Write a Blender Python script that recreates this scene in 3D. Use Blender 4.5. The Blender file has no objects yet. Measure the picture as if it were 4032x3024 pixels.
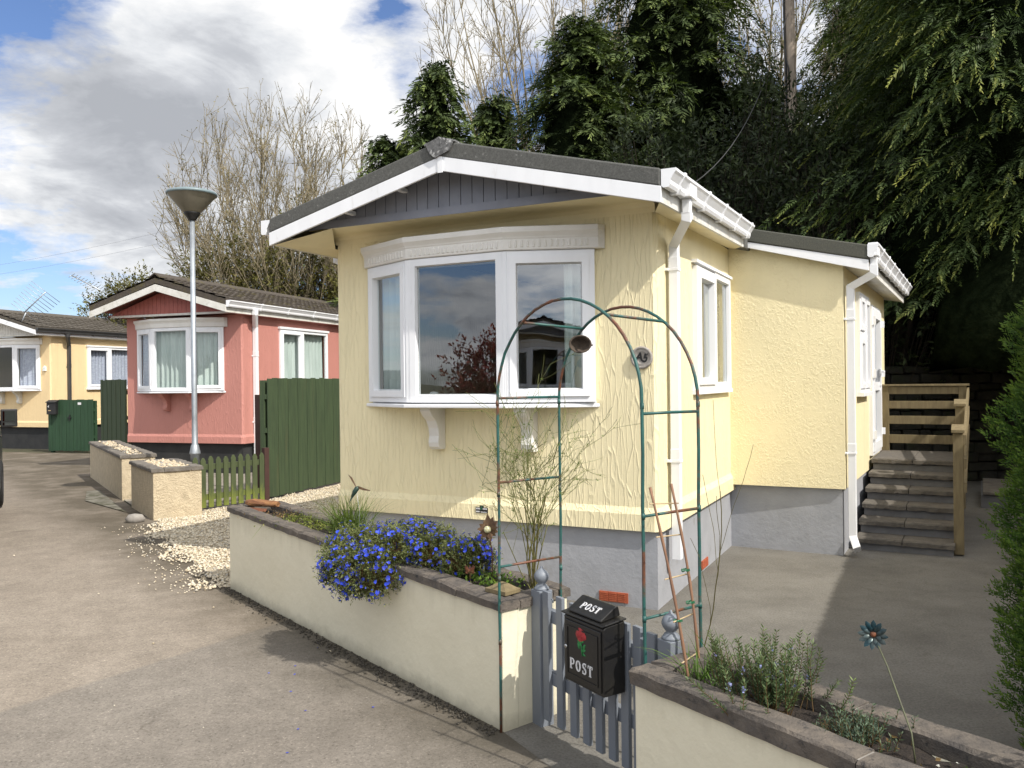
import bpy, math, random
import numpy as np
from mathutils import Vector, Matrix

C = bpy.context.scene.collection
PI = math.pi
R = math.radians

# ------------------------------------------------------------------ helpers
class MB:
    """collects boxes, prisms, tubes and lathes for ONE mesh object"""
    def __init__(self):
        self.v = []; self.f = []; self.m = []; self.s = []; self.T = None; self.mi = 0; self.sm = False
    def add(self, vs, fs):
        o = len(self.v)
        if self.T: vs = [self.T(*p) for p in vs]
        self.v.extend([tuple(p) for p in vs])
        for f in fs:
            self.f.append(tuple(o + i for i in f)); self.m.append(self.mi); self.s.append(self.sm)
    def box(self, x0, x1, y0, y1, z0, z1):
        self.add([(x0,y0,z0),(x1,y0,z0),(x1,y1,z0),(x0,y1,z0),(x0,y0,z1),(x1,y0,z1),(x1,y1,z1),(x0,y1,z1)],
                 [(3,2,1,0),(4,5,6,7),(0,1,5,4),(1,2,6,5),(2,3,7,6),(3,0,4,7)])
    def quad(self, a, b, c, d):
        self.add([a,b,c,d], [(0,1,2,3)])
    def poly(self, pts):
        self.add(pts, [tuple(range(len(pts)))])
    def loft(self, rings, cap=True, closed=True):
        n = len(rings[0]); vs = [p for r in rings for p in r]; fs = []
        for i in range(len(rings)-1):
            for j in range(n if closed else n-1):
                k = (j+1) % n
                fs.append((i*n+j, i*n+k, (i+1)*n+k, (i+1)*n+j))
        if cap:
            fs.append(tuple(range(n-1,-1,-1))); fs.append(tuple((len(rings)-1)*n+j for j in range(n)))
        self.add(vs, fs)
    def ext_y(self, poly, y0, y1):          # poly of (x,z)
        self.loft([[(x,y0,z) for x,z in poly],[(x,y1,z) for x,z in poly]])
    def ext_x(self, poly, x0, x1):          # poly of (y,z)
        self.loft([[(x0,y,z) for y,z in poly],[(x1,y,z) for y,z in poly]])
    def ext_z(self, poly, z0, z1):          # poly of (x,y)
        self.loft([[(x,y,z0) for x,y in poly],[(x,y,z1) for x,y in poly]])
    def tube(self, pts, r, n=8, cap=True):
        pts = [Vector(p) for p in pts]
        rs = r if isinstance(r, (list,tuple)) else [r]*len(pts)
        rings = []; up = None
        for i, p in enumerate(pts):
            a = pts[max(0,i-1)]; b = pts[min(len(pts)-1,i+1)]
            t = (b-a).normalized()
            if up is None:
                up = Vector((0,0,1)) if abs(t.z) < .9 else Vector((1,0,0))
            sx = t.cross(up)
            if sx.length < 1e-6: sx = t.cross(Vector((.3,.9,.1)))
            sx.normalize(); up = sx.cross(t).normalized()
            rings.append([p + (sx*math.cos(2*PI*k/n) + up*math.sin(2*PI*k/n))*rs[i] for k in range(n)])
        sm = self.sm; self.sm = True
        self.loft(rings, cap=cap); self.sm = sm
    def lathe(self, prof, n=20, c=(0,0,0)):
        sm = self.sm; self.sm = True
        self.loft([[(c[0]+r*math.cos(2*PI*k/n), c[1]+r*math.sin(2*PI*k/n), c[2]+z) for k in range(n)] for r,z in prof])
        self.sm = sm
    def build(self, name, mat, parent=None, bevel=0, seg=2):
        me = bpy.data.meshes.new(name)
        me.from_pydata(self.v, [], self.f); me.update()
        mats = mat if isinstance(mat, (list,tuple)) else [mat]
        for x in mats: me.materials.append(x)
        me.polygons.foreach_set('material_index', self.m)
        me.polygons.foreach_set('use_smooth', self.s)
        o = bpy.data.objects.new(name, me); C.objects.link(o)
        if parent is not None: o.parent = parent
        if bevel:
            bv = o.modifiers.new('bevel','BEVEL'); bv.width = bevel; bv.segments = seg; bv.limit_method = 'ANGLE'; bv.angle_limit = R(35)
        return o

def tag(o, label=None, cat=None, group=None, kind=None):
    if label: o['label'] = label
    if cat: o['category'] = cat
    if group: o['group'] = group
    if kind: o['kind'] = kind
    return o
def thing(name, label, cat, loc=(0,0,0), rz=0, group=None):
    o = bpy.data.objects.new(name, None); C.objects.link(o)
    o.empty_display_size = .1
    o.location = loc; o.rotation_euler = (0,0,rz)
    return tag(o, label, cat, group)
def dup(root, loc, rz=0, label=None, scale=1.0):
    r = root.copy(); C.objects.link(r); r.location = loc; r.rotation_euler = (0,0,rz); r.scale = scale if isinstance(scale, tuple) else (scale,)*3
    if label: r['label'] = label
    for ch in [o for o in root.children]:
        c = ch.copy(); C.objects.link(c); c.parent = r
        for g in [o for o in ch.children]:
            d = g.copy(); C.objects.link(d); d.parent = c
    return r
def frame(ox, oy, dx, dy):
    """local frame on the ground: x along (dx,dy), y to its left"""
    l = math.hypot(dx,dy); dx /= l; dy /= l
    return lambda s, n, z: (ox + dx*s - dy*n, oy + dy*s + dx*n, z)

def arr_mesh(name, V, F, mat, parent=None, tint=None, smooth=False):
    """numpy verts (n,3) and faces (m,k), with a per-vertex 'tint' float"""
    V = np.asarray(V, np.float32); F = np.asarray(F, np.int32); k = F.shape[1]
    me = bpy.data.meshes.new(name)
    me.vertices.add(len(V)); me.vertices.foreach_set('co', V.ravel())
    me.loops.add(F.size); me.loops.foreach_set('vertex_index', F.ravel())
    me.polygons.add(len(F)); me.polygons.foreach_set('loop_start', np.arange(0, F.size, k, dtype=np.int32))
    try: me.polygons.foreach_set('loop_total', np.full(len(F), k, dtype=np.int32))
    except Exception: pass
    if smooth: me.polygons.foreach_set('use_smooth', np.ones(len(F), bool))
    if tint is not None:
        at = me.attributes.new('tint','FLOAT','POINT'); at.data.foreach_set('value', np.asarray(tint, np.float32))
    me.update(calc_edges=True); me.validate()
    for x in (mat if isinstance(mat,(list,tuple)) else [mat]): me.materials.append(x)
    o = bpy.data.objects.new(name, me); C.objects.link(o)
    if parent is not None: o.parent = parent
    return o
def nz(a):
    return a/np.maximum(np.linalg.norm(a, axis=-1, keepdims=True), 1e-9)
def leaves(P, D, N, L, W, mid=.45, fold=0.0):
    """one rhombic leaf per row: base P, direction D, facing N"""
    D = nz(D); S = nz(np.cross(D, N)); U = nz(np.cross(S, D))
    L = np.broadcast_to(np.asarray(L, float), (len(P),))[:,None]; W = np.broadcast_to(np.asarray(W, float), (len(P),))[:,None]
    m = P + D*L*mid + U*L*fold
    V = np.stack([P, m+S*W*.5, P+D*L, m-S*W*.5], 1).reshape(-1,3)
    F = np.arange(len(P)*4).reshape(-1,4)
    return V, F
def tubes(P0, P1, R0, R1, n=3):
    """many tapered sticks at once"""
    P0 = np.asarray(P0, float); P1 = np.asarray(P1, float); R0 = np.asarray(R0, float); R1 = np.asarray(R1, float)
    t = nz(P1-P0); a = np.where(np.abs(t[:,2:3])<.9, np.array([[0,0,1.]]), np.array([[1.,0,0]]))
    s = nz(np.cross(t,a)); u = np.cross(s,t); V = []
    for Pp, Rr in ((P0,R0),(P1,R1)):
        for k in range(n):
            c, d = math.cos(2*PI*k/n), math.sin(2*PI*k/n)
            V.append(Pp + (s*c+u*d)*Rr[:,None])
    V = np.stack(V,1).reshape(-1,3); m = len(P0); F = []
    b = np.arange(m)*2*n
    for k in range(n):
        j = (k+1)%n
        F.append(np.stack([b+k,b+j,b+n+j,b+n+k],1))
    return V, np.concatenate(F)
def join(parts):
    Vs, Fs, o = [], [], 0
    for V, F in parts:
        Vs.append(V); Fs.append(F+o); o += len(V)
    return np.concatenate(Vs), np.concatenate(Fs)

# ------------------------------------------------------------------ materials
def lin(r, g, b):
    f = lambda c: ((c/255.+.055)/1.055)**2.4 if c > 10 else c/255./12.92
    return (f(r), f(g), f(b))
def newmat(name):
    m = bpy.data.materials.new(name); m.use_nodes = True
    nt = m.node_tree; b = nt.nodes['Principled BSDF']
    return m, nt, b
def nd(nt, t, **kw):
    n = nt.nodes.new(t)
    for k, v in kw.items(): setattr(n, k, v)
    return n
def coords(nt, scale=(1,1,1), obj=True):
    tc = nd(nt,'ShaderNodeTexCoord'); mp = nd(nt,'ShaderNodeMapping'); mp.inputs['Scale'].default_value = scale
    nt.links.new(tc.outputs['Object' if obj else 'Generated'], mp.inputs['Vector'])
    return mp.outputs['Vector']
def noise(nt, vec, scale, detail=5, rough=.55, dist=0.0):
    n = nd(nt,'ShaderNodeTexNoise'); n.inputs['Scale'].default_value = scale; n.inputs['Detail'].default_value = detail
    n.inputs['Roughness'].default_value = rough; n.inputs['Distortion'].default_value = dist
    nt.links.new(vec, n.inputs['Vector']); return n.outputs['Fac']
def ramp(nt, fac, stops):
    r = nd(nt,'ShaderNodeValToRGB'); el = r.color_ramp.elements
    while len(el) < len(stops): el.new(.5)
    for e, (p, c) in zip(el, stops):
        e.position = p; e.color = (*c,1) if len(c)==3 else c
    nt.links.new(fac, r.inputs['Fac']); return r.outputs['Color']
def g(v): return (v,v,v)
def mixc(nt, fac, a, b, blend='MIX'):
    n = nd(nt,'ShaderNodeMix', data_type='RGBA', blend_type=blend)
    for sock, x in ((n.inputs[0],fac),(n.inputs[6],a),(n.inputs[7],b)):
        if isinstance(x, (int,float)): sock.default_value = x
        elif isinstance(x, tuple): sock.default_value = (*x,1) if len(x)==3 else x
        else: nt.links.new(x, sock)
    return n.outputs[2]
def math_(nt, op, a, b=None, c=None):
    n = nd(nt,'ShaderNodeMath', operation=op)
    for i, x in enumerate((a,b,c)):
        if x is None: continue
        if isinstance(x,(int,float)): n.inputs[i].default_value = x
        else: nt.links.new(x, n.inputs[i])
    return n.outputs[0]
def bump(nt, bsdf, h, strength=.5, dist=.01, prev=None):
    b = nd(nt,'ShaderNodeBump'); b.inputs['Strength'].default_value = strength; b.inputs['Distance'].default_value = dist
    nt.links.new(h, b.inputs['Height'])
    if prev is not None: nt.links.new(prev, b.inputs['Normal'])
    nt.links.new(b.outputs['Normal'], bsdf.inputs['Normal']); return b.outputs['Normal']
def M(name, c1, c2=None, scale=6, rough=.7, bmp=0, bscale=60, bdist=.004, stretch=(1,1,1), metal=0, spec=.5, lo=.35, hi=.65, dirt=None):
    """two-tone noisy surface with a fine bump"""
    m, nt, b = newmat(name)
    c2 = c2 or tuple(x*.8 for x in c1)
    v = coords(nt, stretch)
    col = ramp(nt, noise(nt, v, scale, 6, .6), [(lo,c1),(hi,c2)])
    if dirt:
        d = ramp(nt, noise(nt, v, dirt[1], 8, .7), [(dirt[2],g(0)),(dirt[3],g(1))])
        col = mixc(nt, d, col, dirt[0])
    nt.links.new(col, b.inputs['Base Color'])
    b.inputs['Roughness'].default_value = rough; b.inputs['Metallic'].default_value = metal
    b.inputs['Specular IOR Level'].default_value = spec
    if bmp: bump(nt, b, noise(nt, v, bscale, 5, .65), bmp, bdist)
    return m
def stucco(name, c, kind='drip'):
    m, nt, b = newmat(name)
    v = coords(nt)
    big = noise(nt, coords(nt,(1.2,1.2,.5)), 1.3, 6, .65)
    col = ramp(nt, big, [(.3,c),(.72,tuple(x*.92 for x in c))])
    stk = ramp(nt, noise(nt, coords(nt,(7,7,.30)), 1.0, 7, .68), [(.55,g(0)),(.78,g(.30))])
    col = mixc(nt, stk, col, (c[0]*.62,c[1]*.60,c[2]*.58))
    fine = noise(nt, v, 55, 6, .7)
    if kind == 'drip':
        vo = nd(nt,'ShaderNodeTexVoronoi', feature='DISTANCE_TO_EDGE'); vo.inputs['Scale'].default_value = 1.0
        wv = coords(nt,(27,27,3.4))
        wob = nd(nt,'ShaderNodeTexNoise'); wob.inputs['Scale'].default_value = 5; wob.inputs['Detail'].default_value = 3
        nt.links.new(v, wob.inputs['Vector'])
        ad = nd(nt,'ShaderNodeVectorMath', operation='MULTIPLY_ADD'); ad.inputs[1].default_value = (.75,.75,.30)
        nt.links.new(wob.outputs['Color'], ad.inputs[0]); nt.links.new(wv, ad.inputs[2]); nt.links.new(ad.outputs[0], vo.inputs['Vector'])
        rid = ramp(nt, vo.outputs['Distance'], [(0,g(1)),(.03,g(.65)),(.10,g(0))])
        brk = ramp(nt, noise(nt, coords(nt,(9,9,3)), 1.0, 4, .6), [(.33,g(.08)),(.52,g(1))])
        h = math_(nt,'MULTIPLY', rid, brk)
        h = math_(nt,'ADD', h, math_(nt,'MULTIPLY', fine, .5))
        h = math_(nt,'ADD', h, math_(nt,'MULTIPLY', noise(nt, coords(nt,(14,14,2.5)), 1.0, 4, .6), .8))
        bump(nt, b, h, .62, .006)
        col = mixc(nt, math_(nt,'MULTIPLY', h, .03), col, tuple(x*.55 for x in c))
    else:
        w = noise(nt, coords(nt,(1,1,.8)), 42, 4, .55, .8)
        w = ramp(nt, w, [(.48,g(0)),(.58,g(1))])
        h = math_(nt,'ADD', math_(nt,'MULTIPLY', w, ramp(nt, noise(nt,v,5,3,.5),[(.38,g(.25)),(.6,g(1))])), math_(nt,'MULTIPLY', fine, .3))
        bump(nt, b, h, .55, .006)
    nt.links.new(col, b.inputs['Base Color'])
    b.inputs['Roughness'].default_value = .62; b.inputs['Specular IOR Level'].default_value = .35
    return m
def foliage(name, c1, c2, c3=None, rough=.6, trans=.25, clump=1.1):
    """tint attribute 0..1 runs dark to light; a slow noise makes clumps"""
    m, nt, b = newmat(name)
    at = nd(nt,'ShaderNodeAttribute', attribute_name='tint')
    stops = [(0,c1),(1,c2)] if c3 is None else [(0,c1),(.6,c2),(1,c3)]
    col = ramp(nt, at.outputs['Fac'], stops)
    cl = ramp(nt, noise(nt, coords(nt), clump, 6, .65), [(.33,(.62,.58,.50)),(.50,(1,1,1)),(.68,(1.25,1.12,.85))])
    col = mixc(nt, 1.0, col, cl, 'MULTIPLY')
    nt.links.new(col, b.inputs['Base Color'])
    b.inputs['Roughness'].default_value = rough; b.inputs['Specular IOR Level'].default_value = .25
    if trans:
        tr = nd(nt,'ShaderNodeBsdfTranslucent'); nt.links.new(mixc(nt, 1.0, col, (1.1,1.2,.5), 'MULTIPLY'), tr.inputs['Color'])
        mx = nd(nt,'ShaderNodeMixShader'); mx.inputs[0].default_value = trans
        nt.links.new(b.outputs[0], mx.inputs[1]); nt.links.new(tr.outputs[0], mx.inputs[2])
        nt.links.new(mx.outputs[0], nt.nodes['Material Output'].inputs['Surface'])
    return m
def glass(name, tint=(.80,.85,.84), base=.21):
    m, nt, b = newmat(name)
    nt.nodes.remove(b)
    tr = nd(nt,'ShaderNodeBsdfTransparent'); tr.inputs['Color'].default_value = (*tint,1)
    gl = nd(nt,'ShaderNodeBsdfGlossy'); gl.inputs['Roughness'].default_value = .01; gl.inputs['Color'].default_value = (.93,.96,1,1)
    v = coords(nt)
    bp = nd(nt,'ShaderNodeBump'); bp.inputs['Strength'].default_value = .06; bp.inputs['Distance'].default_value = .02
    nt.links.new(noise(nt, v, 2.2, 1, .4), bp.inputs['Height']); nt.links.new(bp.outputs[0], gl.inputs['Normal'])
    fr = nd(nt,'ShaderNodeLayerWeight'); fr.inputs['Blend'].default_value = .5
    fac = math_(nt,'ADD', math_(nt,'MULTIPLY', math_(nt,'POWER', fr.outputs['Facing'], 4.0), .85), base)
    mx = nd(nt,'ShaderNodeMixShader'); nt.links.new(math_(nt,'MINIMUM',fac,1.0), mx.inputs[0])
    nt.links.new(tr.outputs[0], mx.inputs[1]); nt.links.new(gl.outputs[0], mx.inputs[2])
    nt.links.new(mx.outputs[0], nt.nodes['Material Output'].inputs['Surface'])
    return m

YEL = (.885,.785,.505); PNK = (.53,.235,.195); CRM = (.82,.63,.36)
m_yellow = stucco('yellow masonry paint', YEL)
m_yellow2 = stucco('yellow worm stucco', YEL, 'worm')
m_pink = stucco('salmon masonry paint', PNK)
m_cream = stucco('cream masonry paint', CRM)
m_yflat = M('yellow soffit paint', YEL, tuple(x*.92 for x in YEL), 4, .6)
m_pflat = M('salmon board paint', (.42,.135,.11), (.36,.115,.095), 8, .6)
m_skirt = M('grey skirt paint', (.365,.375,.405), (.32,.33,.355), 5, .6, .35, 22, .012, dirt=((.20,.19,.17),3,.62,.85))
m_blackskirt = M('black skirt', (.018,.019,.02), (.03,.03,.03), 5, .8)
m_white = M('white plastic', (.86,.87,.89), (.81,.82,.84), 3, .38, .04, 30, stretch=(2.2,2.2,.5), dirt=((.56,.54,.49),6,.62,.92))
m_white2 = M('weathered white board', (.72,.71,.67), (.60,.58,.52), 5, .6, .2, 40, dirt=((.36,.34,.26),9,.55,.8))
m_render = M('white moulded trim', (.78,.76,.72), (.72,.70,.65), 5, .55, .2, 40)
m_felt = M('mineral felt', (.115,.115,.108), (.075,.076,.07), 90, .95, .6, 180, .004, dirt=((.24,.24,.225),26,.60,.72))
m_felt2 = M('green grey felt', (.098,.098,.080), (.066,.067,.055), 90, .95, .6, 180, .004, dirt=((.16,.16,.14),30,.62,.74))
m_cap = M('patched ridge lead', (.16,.16,.16), (.07,.07,.07), 30, .8, .8, 60, .006, dirt=((.48,.48,.47),22,.52,.62))
m_gpanel = M('grey gable boards', (.245,.26,.305), (.21,.222,.26), 6, .6)
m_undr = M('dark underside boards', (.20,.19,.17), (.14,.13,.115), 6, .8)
m_tile = M('mossy brown tile', (.085,.070,.055), (.055,.045,.036), 22, .95, .7, 60, .01, dirt=((.10,.085,.022),5,.52,.72))
m_tile2 = M('grey brown tile', (.105,.092,.075), (.070,.060,.048), 22, .95, .7, 60, .01, dirt=((.14,.13,.09),7,.58,.75))
m_blackpl = M('black plastic', (.012,.012,.013), (.02,.02,.02), 5, .4)
m_wirec = M('distant wire', (.22,.23,.25), (.2,.2,.22), 5, .6)
m_greypl = M('dark grey plastic', (.045,.045,.047), (.06,.06,.06), 5, .45)
m_glass = glass('window glass')
m_glass2 = glass('distant window glass', (.8,.84,.84), .05)
m_net = M('net curtain', (.74,.79,.75), (.58,.64,.60), 9, .9, stretch=(1,1,.1))
m_lace = M('lace curtain', (.62,.64,.72), (.42,.42,.55), 26, .9)
m_drape = M('pale lined curtain', (.66,.62,.50), (.58,.54,.42), 7, .9, stretch=(1,1,.1))
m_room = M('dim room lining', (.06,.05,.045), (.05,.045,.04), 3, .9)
def planter_paint():
    m, nt, b = newmat('cream planter paint'); v = coords(nt)
    tc = nd(nt,'ShaderNodeTexCoord'); sp = nd(nt,'ShaderNodeSeparateXYZ'); nt.links.new(tc.outputs['Object'], sp.inputs[0])
    c = ramp(nt, noise(nt, v, 2.0, 6, .6), [(.33,(.75,.70,.54)),(.68,(.69,.64,.485))])
    n = noise(nt, v, 7, 8, .7)
    low = math_(nt,'ADD', math_(nt,'MULTIPLY', sp.outputs[2], -7.0), math_(nt,'MULTIPLY', n, 1.1))       # splash at the foot
    c = mixc(nt, ramp(nt, low, [(.02,g(0)),(.55,g(.55))]), c, (.30,.275,.20))
    st = noise(nt, coords(nt,(9,9,.7)), 1.0, 6, .65)
    top = math_(nt,'ADD', math_(nt,'MULTIPLY', math_(nt,'SUBTRACT', sp.outputs[2], .38), 2.2), st)          # weeping below the coping
    c = mixc(nt, ramp(nt, top, [(.72,g(0)),(1.15,g(.35))]), c, (.44,.40,.29))
    nt.links.new(c, b.inputs['Base Color']); b.inputs['Roughness'].default_value = .6; b.inputs['Specular IOR Level'].default_value = .35
    bump(nt, b, math_(nt,'ADD', noise(nt, v, 11, 5, .55), math_(nt,'MULTIPLY', noise(nt, v, 60, 3, .6), .12)), .35, .016)
    return m
m_plpaint = planter_paint()
m_coping = M('brown sandstone coping', (.155,.130,.105), (.080,.070,.062), 11, .9, .9, 40, .012, dirt=((.045,.042,.04),24,.56,.66))
m_coping2 = M('grey concrete coping', (.20,.18,.15), (.12,.105,.09), 9, .9, .8, 40, .01, dirt=((.10,.085,.07),12,.52,.68))
m_mortar = M('mortar', (.30,.28,.25), (.22,.2,.18), 20, .95)
m_harl = M('cream roughcast', (.62,.52,.36), (.50,.41,.28), 12, .85, 1.0, 45, .025, dirt=((.20,.17,.11),4,.58,.80))
m_soil = M('dark soil', (.035,.025,.018), (.018,.013,.010), 30, .95, 1.0, 60, .02)
m_gate = M('blue grey gate paint', (.19,.21,.24), (.155,.172,.20), 7, .5, .3, 40, .003, stretch=(1,1,.25))
m_green = M('green fence stain', (.052,.080,.035), (.036,.056,.026), 7, .75, .5, 30, .004, stretch=(3,3,.3), dirt=((.075,.078,.035),2.4,.56,.8))
m_green2 = M('dark green gate paint', (.022,.062,.028), (.016,.045,.02), 7, .7, .3, 30, .004, stretch=(3,3,.3))
def picket_mat():
    m, nt, b = newmat('mossy picket stain'); v = coords(nt,(3,3,.8))
    tc = nd(nt,'ShaderNodeTexCoord'); sp = nd(nt,'ShaderNodeSeparateXYZ'); nt.links.new(tc.outputs['Object'], sp.inputs[0])
    n = noise(nt, v, 5, 6, .65); c = ramp(nt, n, [(.35,(.050,.066,.026)),(.65,(.068,.085,.034))])
    low = math_(nt,'ADD', math_(nt,'MULTIPLY', sp.outputs[2], -1.5), math_(nt,'ADD', .30, math_(nt,'MULTIPLY', n, .75)))
    c = mixc(nt, ramp(nt, low, [(.25,g(0)),(.60,g(.85))]), c, (.17,.20,.03))
    nt.links.new(c, b.inputs['Base Color']); b.inputs['Roughness'].default_value = .85; bump(nt, b, noise(nt, coords(nt,(40,40,4)), 1, 4, .6), .4, .003); return m
m_picket = picket_mat()
m_brown = M('dark red brown timber', (.06,.025,.02), (.045,.02,.015), 8, .8)
m_timber = M('treated timber', (.21,.165,.085), (.15,.115,.06), 8, .8, .4, 30, .004, stretch=(4,4,.6))
m_steel = M('galvanised steel', (.40,.43,.46), (.33,.36,.39), 10, .42, .1, 60, metal=.55)
m_lampcone = M('smoked lamp cone', (.21,.19,.145), (.17,.155,.115), 4, .28)
m_lampcap = M('lamp cap plastic', (.20,.26,.28), (.15,.2,.21), 4, .4)
m_concrete = M('exposed aggregate concrete', (.135,.120,.10), (.09,.08,.068), 12, .9, .7, 60, .008, dirt=((.08,.07,.06),6,.55,.75))
m_riser = M('grey step riser', (.17,.17,.175), (.13,.13,.133), 8, .8, .3, 30, .006)
m_terra = M('terracotta', (.42,.11,.05), (.34,.08,.035), 14, .8, .3, 50)
m_black = M('black powder coat', (.011,.011,.012), (.016,.015,.013), 10, .38, .15, 90, .002, dirt=((.05,.048,.042),14,.66,.85))
m_letter = M('white raised lettering', (.72,.72,.73), (.62,.62,.63), 30, .5)
m_rose = M('red rose paint', (.42,.03,.035), (.26,.015,.02), 40, .5)
m_leafp = M('green leaf paint', (.02,.22,.055), (.015,.15,.04), 40, .5)
m_chrome = M('chrome lock', (.6,.6,.6), (.5,.5,.5), 10, .2, metal=1)
m_cane = M('bamboo cane', (.27,.15,.085), (.19,.10,.06), 20, .7, stretch=(1,1,.2))
m_straw = M('pale split cane', (.48,.37,.22), (.40,.30,.17), 20, .7)
m_tie = M('green plant tie', (.03,.16,.075), (.02,.1,.05), 20, .4)
m_rust = M('rusted iron', (.20,.07,.03), (.10,.04,.022), 60, .85, .4, 90)
m_twig = foliage('bare climber stems', (.11,.085,.035), (.19,.21,.07), trans=0)
m_bark = M('grey brown bark', (.33,.28,.18), (.20,.165,.10), 9, .95, .7, 30, .02, stretch=(3,3,.7))
def arch_mat():
    m, nt, b = newmat('green steel with rust')
    v = coords(nt)
    f = ramp(nt, noise(nt, v, 3.2, 7, .72), [(.495,g(0)),(.57,g(1))])
    c = mixc(nt, f, ramp(nt, noise(nt,v,9,4,.6),[(.3,(.025,.115,.10)),(.7,(.016,.07,.064))]), ramp(nt, noise(nt,v,40,4,.6),[(.35,(.17,.06,.028)),(.65,(.10,.045,.025))]))
    nt.links.new(c, b.inputs['Base Color']); b.inputs['Roughness'].default_value = .5
    bump(nt, b, noise(nt, v, 80, 3, .6), .2, .002)
    return m
m_arch = arch_mat()

# ------------------------------------------------------------------ camera, sun, sky
scn = bpy.context.scene
EYE = 1.65
cam = bpy.data.cameras.new('camera'); cam.sensor_width = 36; cam.sensor_fit = 'HORIZONTAL'
cam.lens = 1775.15/2212*36; cam.clip_start = .05; cam.clip_end = 3000
co = bpy.data.objects.new('camera', cam); C.objects.link(co)
pit, rol = .0025, .0117
fwd = Vector((0, math.cos(pit), -math.sin(pit))); r0 = Vector((1,0,0)); u0 = r0.cross(fwd)
rt = r0*math.cos(rol) - u0*math.sin(rol); up = r0*math.sin(rol) + u0*math.cos(rol)
mw = Matrix.Identity(4)
for i in range(3):
    mw[i][0] = rt[i]; mw[i][1] = up[i]; mw[i][2] = -fwd[i]
mw[2][3] = EYE
co.matrix_world = mw
scn.camera = co

SUN = Vector((.756,-.724,1.05)).normalized()
el = math.asin(SUN.z); az = math.atan2(SUN.x, SUN.y)
sl = bpy.data.lights.new('sun','SUN'); sl.energy = 5.0; sl.angle = R(.53); sl.color = (1.0,.945,.86)
so = bpy.data.objects.new('sun', sl); C.objects.link(so)
so.rotation_euler = (-SUN).to_track_quat('-Z','Y').to_euler(); so.location = (20,-20,30)

w = bpy.data.worlds.new('World'); scn.world = w; w.use_nodes = True
nt = w.node_tree; nt.nodes.clear()
out = nd(nt,'ShaderNodeOutputWorld')
sky = nd(nt,'ShaderNodeTexSky'); sky.sky_type = 'NISHITA'; sky.sun_disc = False
sky.sun_elevation = el; sky.sun_rotation = az; sky.air_density = 1.0; sky.dust_density = .6; sky.ozone_density = 2.0
bg1 = nd(nt,'ShaderNodeBackground'); bg1.inputs['Strength'].default_value = .125
nt.links.new(mixc(nt, 1.0, sky.outputs[0], (.92,1.0,1.22), 'MULTIPLY'), bg1.inputs['Color'])
tc = nd(nt,'ShaderNodeTexCoord')
nrmv = nd(nt,'ShaderNodeVectorMath', operation='NORMALIZE'); nt.links.new(tc.outputs['Generated'], nrmv.inputs[0])
sx = nd(nt,'ShaderNodeSeparateXYZ'); nt.links.new(nrmv.outputs[0], sx.inputs[0])
den = math_(nt,'ADD', math_(nt,'MAXIMUM', sx.outputs[2], 0.0), .22)
cx = nd(nt,'ShaderNodeCombineXYZ')
nt.links.new(math_(nt,'DIVIDE', sx.outputs[0], den), cx.inputs[0]); nt.links.new(math_(nt,'DIVIDE', sx.outputs[1], den), cx.inputs[1])
nt.links.new(math_(nt,'MULTIPLY', sx.outputs[2], 1.5), cx.inputs[2])
P = cx.outputs[0]
def lobe(d, a, b):
    """1 towards the direction d of the sky, 0 beyond the angle a (degrees), soft"""
    dp = nd(nt,'ShaderNodeVectorMath', operation='DOT_PRODUCT'); nt.links.new(nrmv.outputs[0], dp.inputs[0]); dp.inputs[1].default_value = Vector(d).normalized()
    mr = nd(nt,'ShaderNodeMapRange', interpolation_type='SMOOTHSTEP'); mr.inputs['From Min'].default_value = math.cos(R(a)); mr.inputs['From Max'].default_value = math.cos(R(b))
    nt.links.new(dp.outputs['Value'], mr.inputs['Value']); return mr.outputs[0]
n1 = noise(nt, P, 1.55, 10, .58, .35)
n2 = noise(nt, P, 4.6, 9, .62, .3)
n3 = noise(nt, P, 11.0, 7, .62, .2)
cov = math_(nt,'SUBTRACT', math_(nt,'ADD', math_(nt,'ADD', math_(nt,'MULTIPLY', n1, .80), math_(nt,'MULTIPLY', n2, .48)), math_(nt,'MULTIPLY', n3, .22)), .25)
for d, a, b, wgt in (((-.50,.80,.37),10,2,-.26), ((-.153,.916,.37),5.5,0,-.24), ((-.47,.876,.107),7,1,-.07), ((-.52,.845,.14),7,1,-.09),
                     ((-.34,.87,.30),15,5,.17), ((-.21,.915,.33),13,3,.20), ((-.45,.86,.22),9,2,.07),
                     ((-.79,-.60,.13),13,5,-.26), ((-.83,-.55,.06),6,1,.26), ((-.76,-.64,.05),6,1,.22), ((-.80,-.59,.085),4,.5,.26), ((.3,-.75,.6),50,20,.10)):
    cov = math_(nt,'ADD', cov, math_(nt,'MULTIPLY', lobe(d,a,b), wgt))
mask = ramp(nt, cov, [(.40,g(0)),(.47,g(.55)),(.56,g(1))])
# cloud shade: sunlit rims, grey bellies
sh = noise(nt, P, 2.6, 9, .60, .6)
sh2 = noise(nt, P, 6.5, 8, .62, .2)
s = math_(nt,'SUBTRACT', math_(nt,'ADD', math_(nt,'MULTIPLY', sh, .85), math_(nt,'MULTIPLY', sh2, .40)), .085)
for d, a, b, wgt in (((-.40,.86,.31),9,0,-.13), ((-.33,.90,.245),13,0,-.15), ((-.30,.905,.29),9,0,-.08), ((-.36,.85,.38),5,1,.20), ((-.22,.915,.345),6,1,.14), ((-.47,.855,.215),7,1,.02), ((-.182,.927,.32),5,1,.10), ((-.42,.90,.10),12,3,-.02)):
    s = math_(nt,'ADD', s, math_(nt,'MULTIPLY', lobe(d,a,b), wgt))
cc = ramp(nt, s, [(.18,(.45,.47,.51)),(.34,(.59,.61,.65)),(.46,(.80,.82,.85)),(.58,(1.0,1.0,1.0))])
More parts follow.
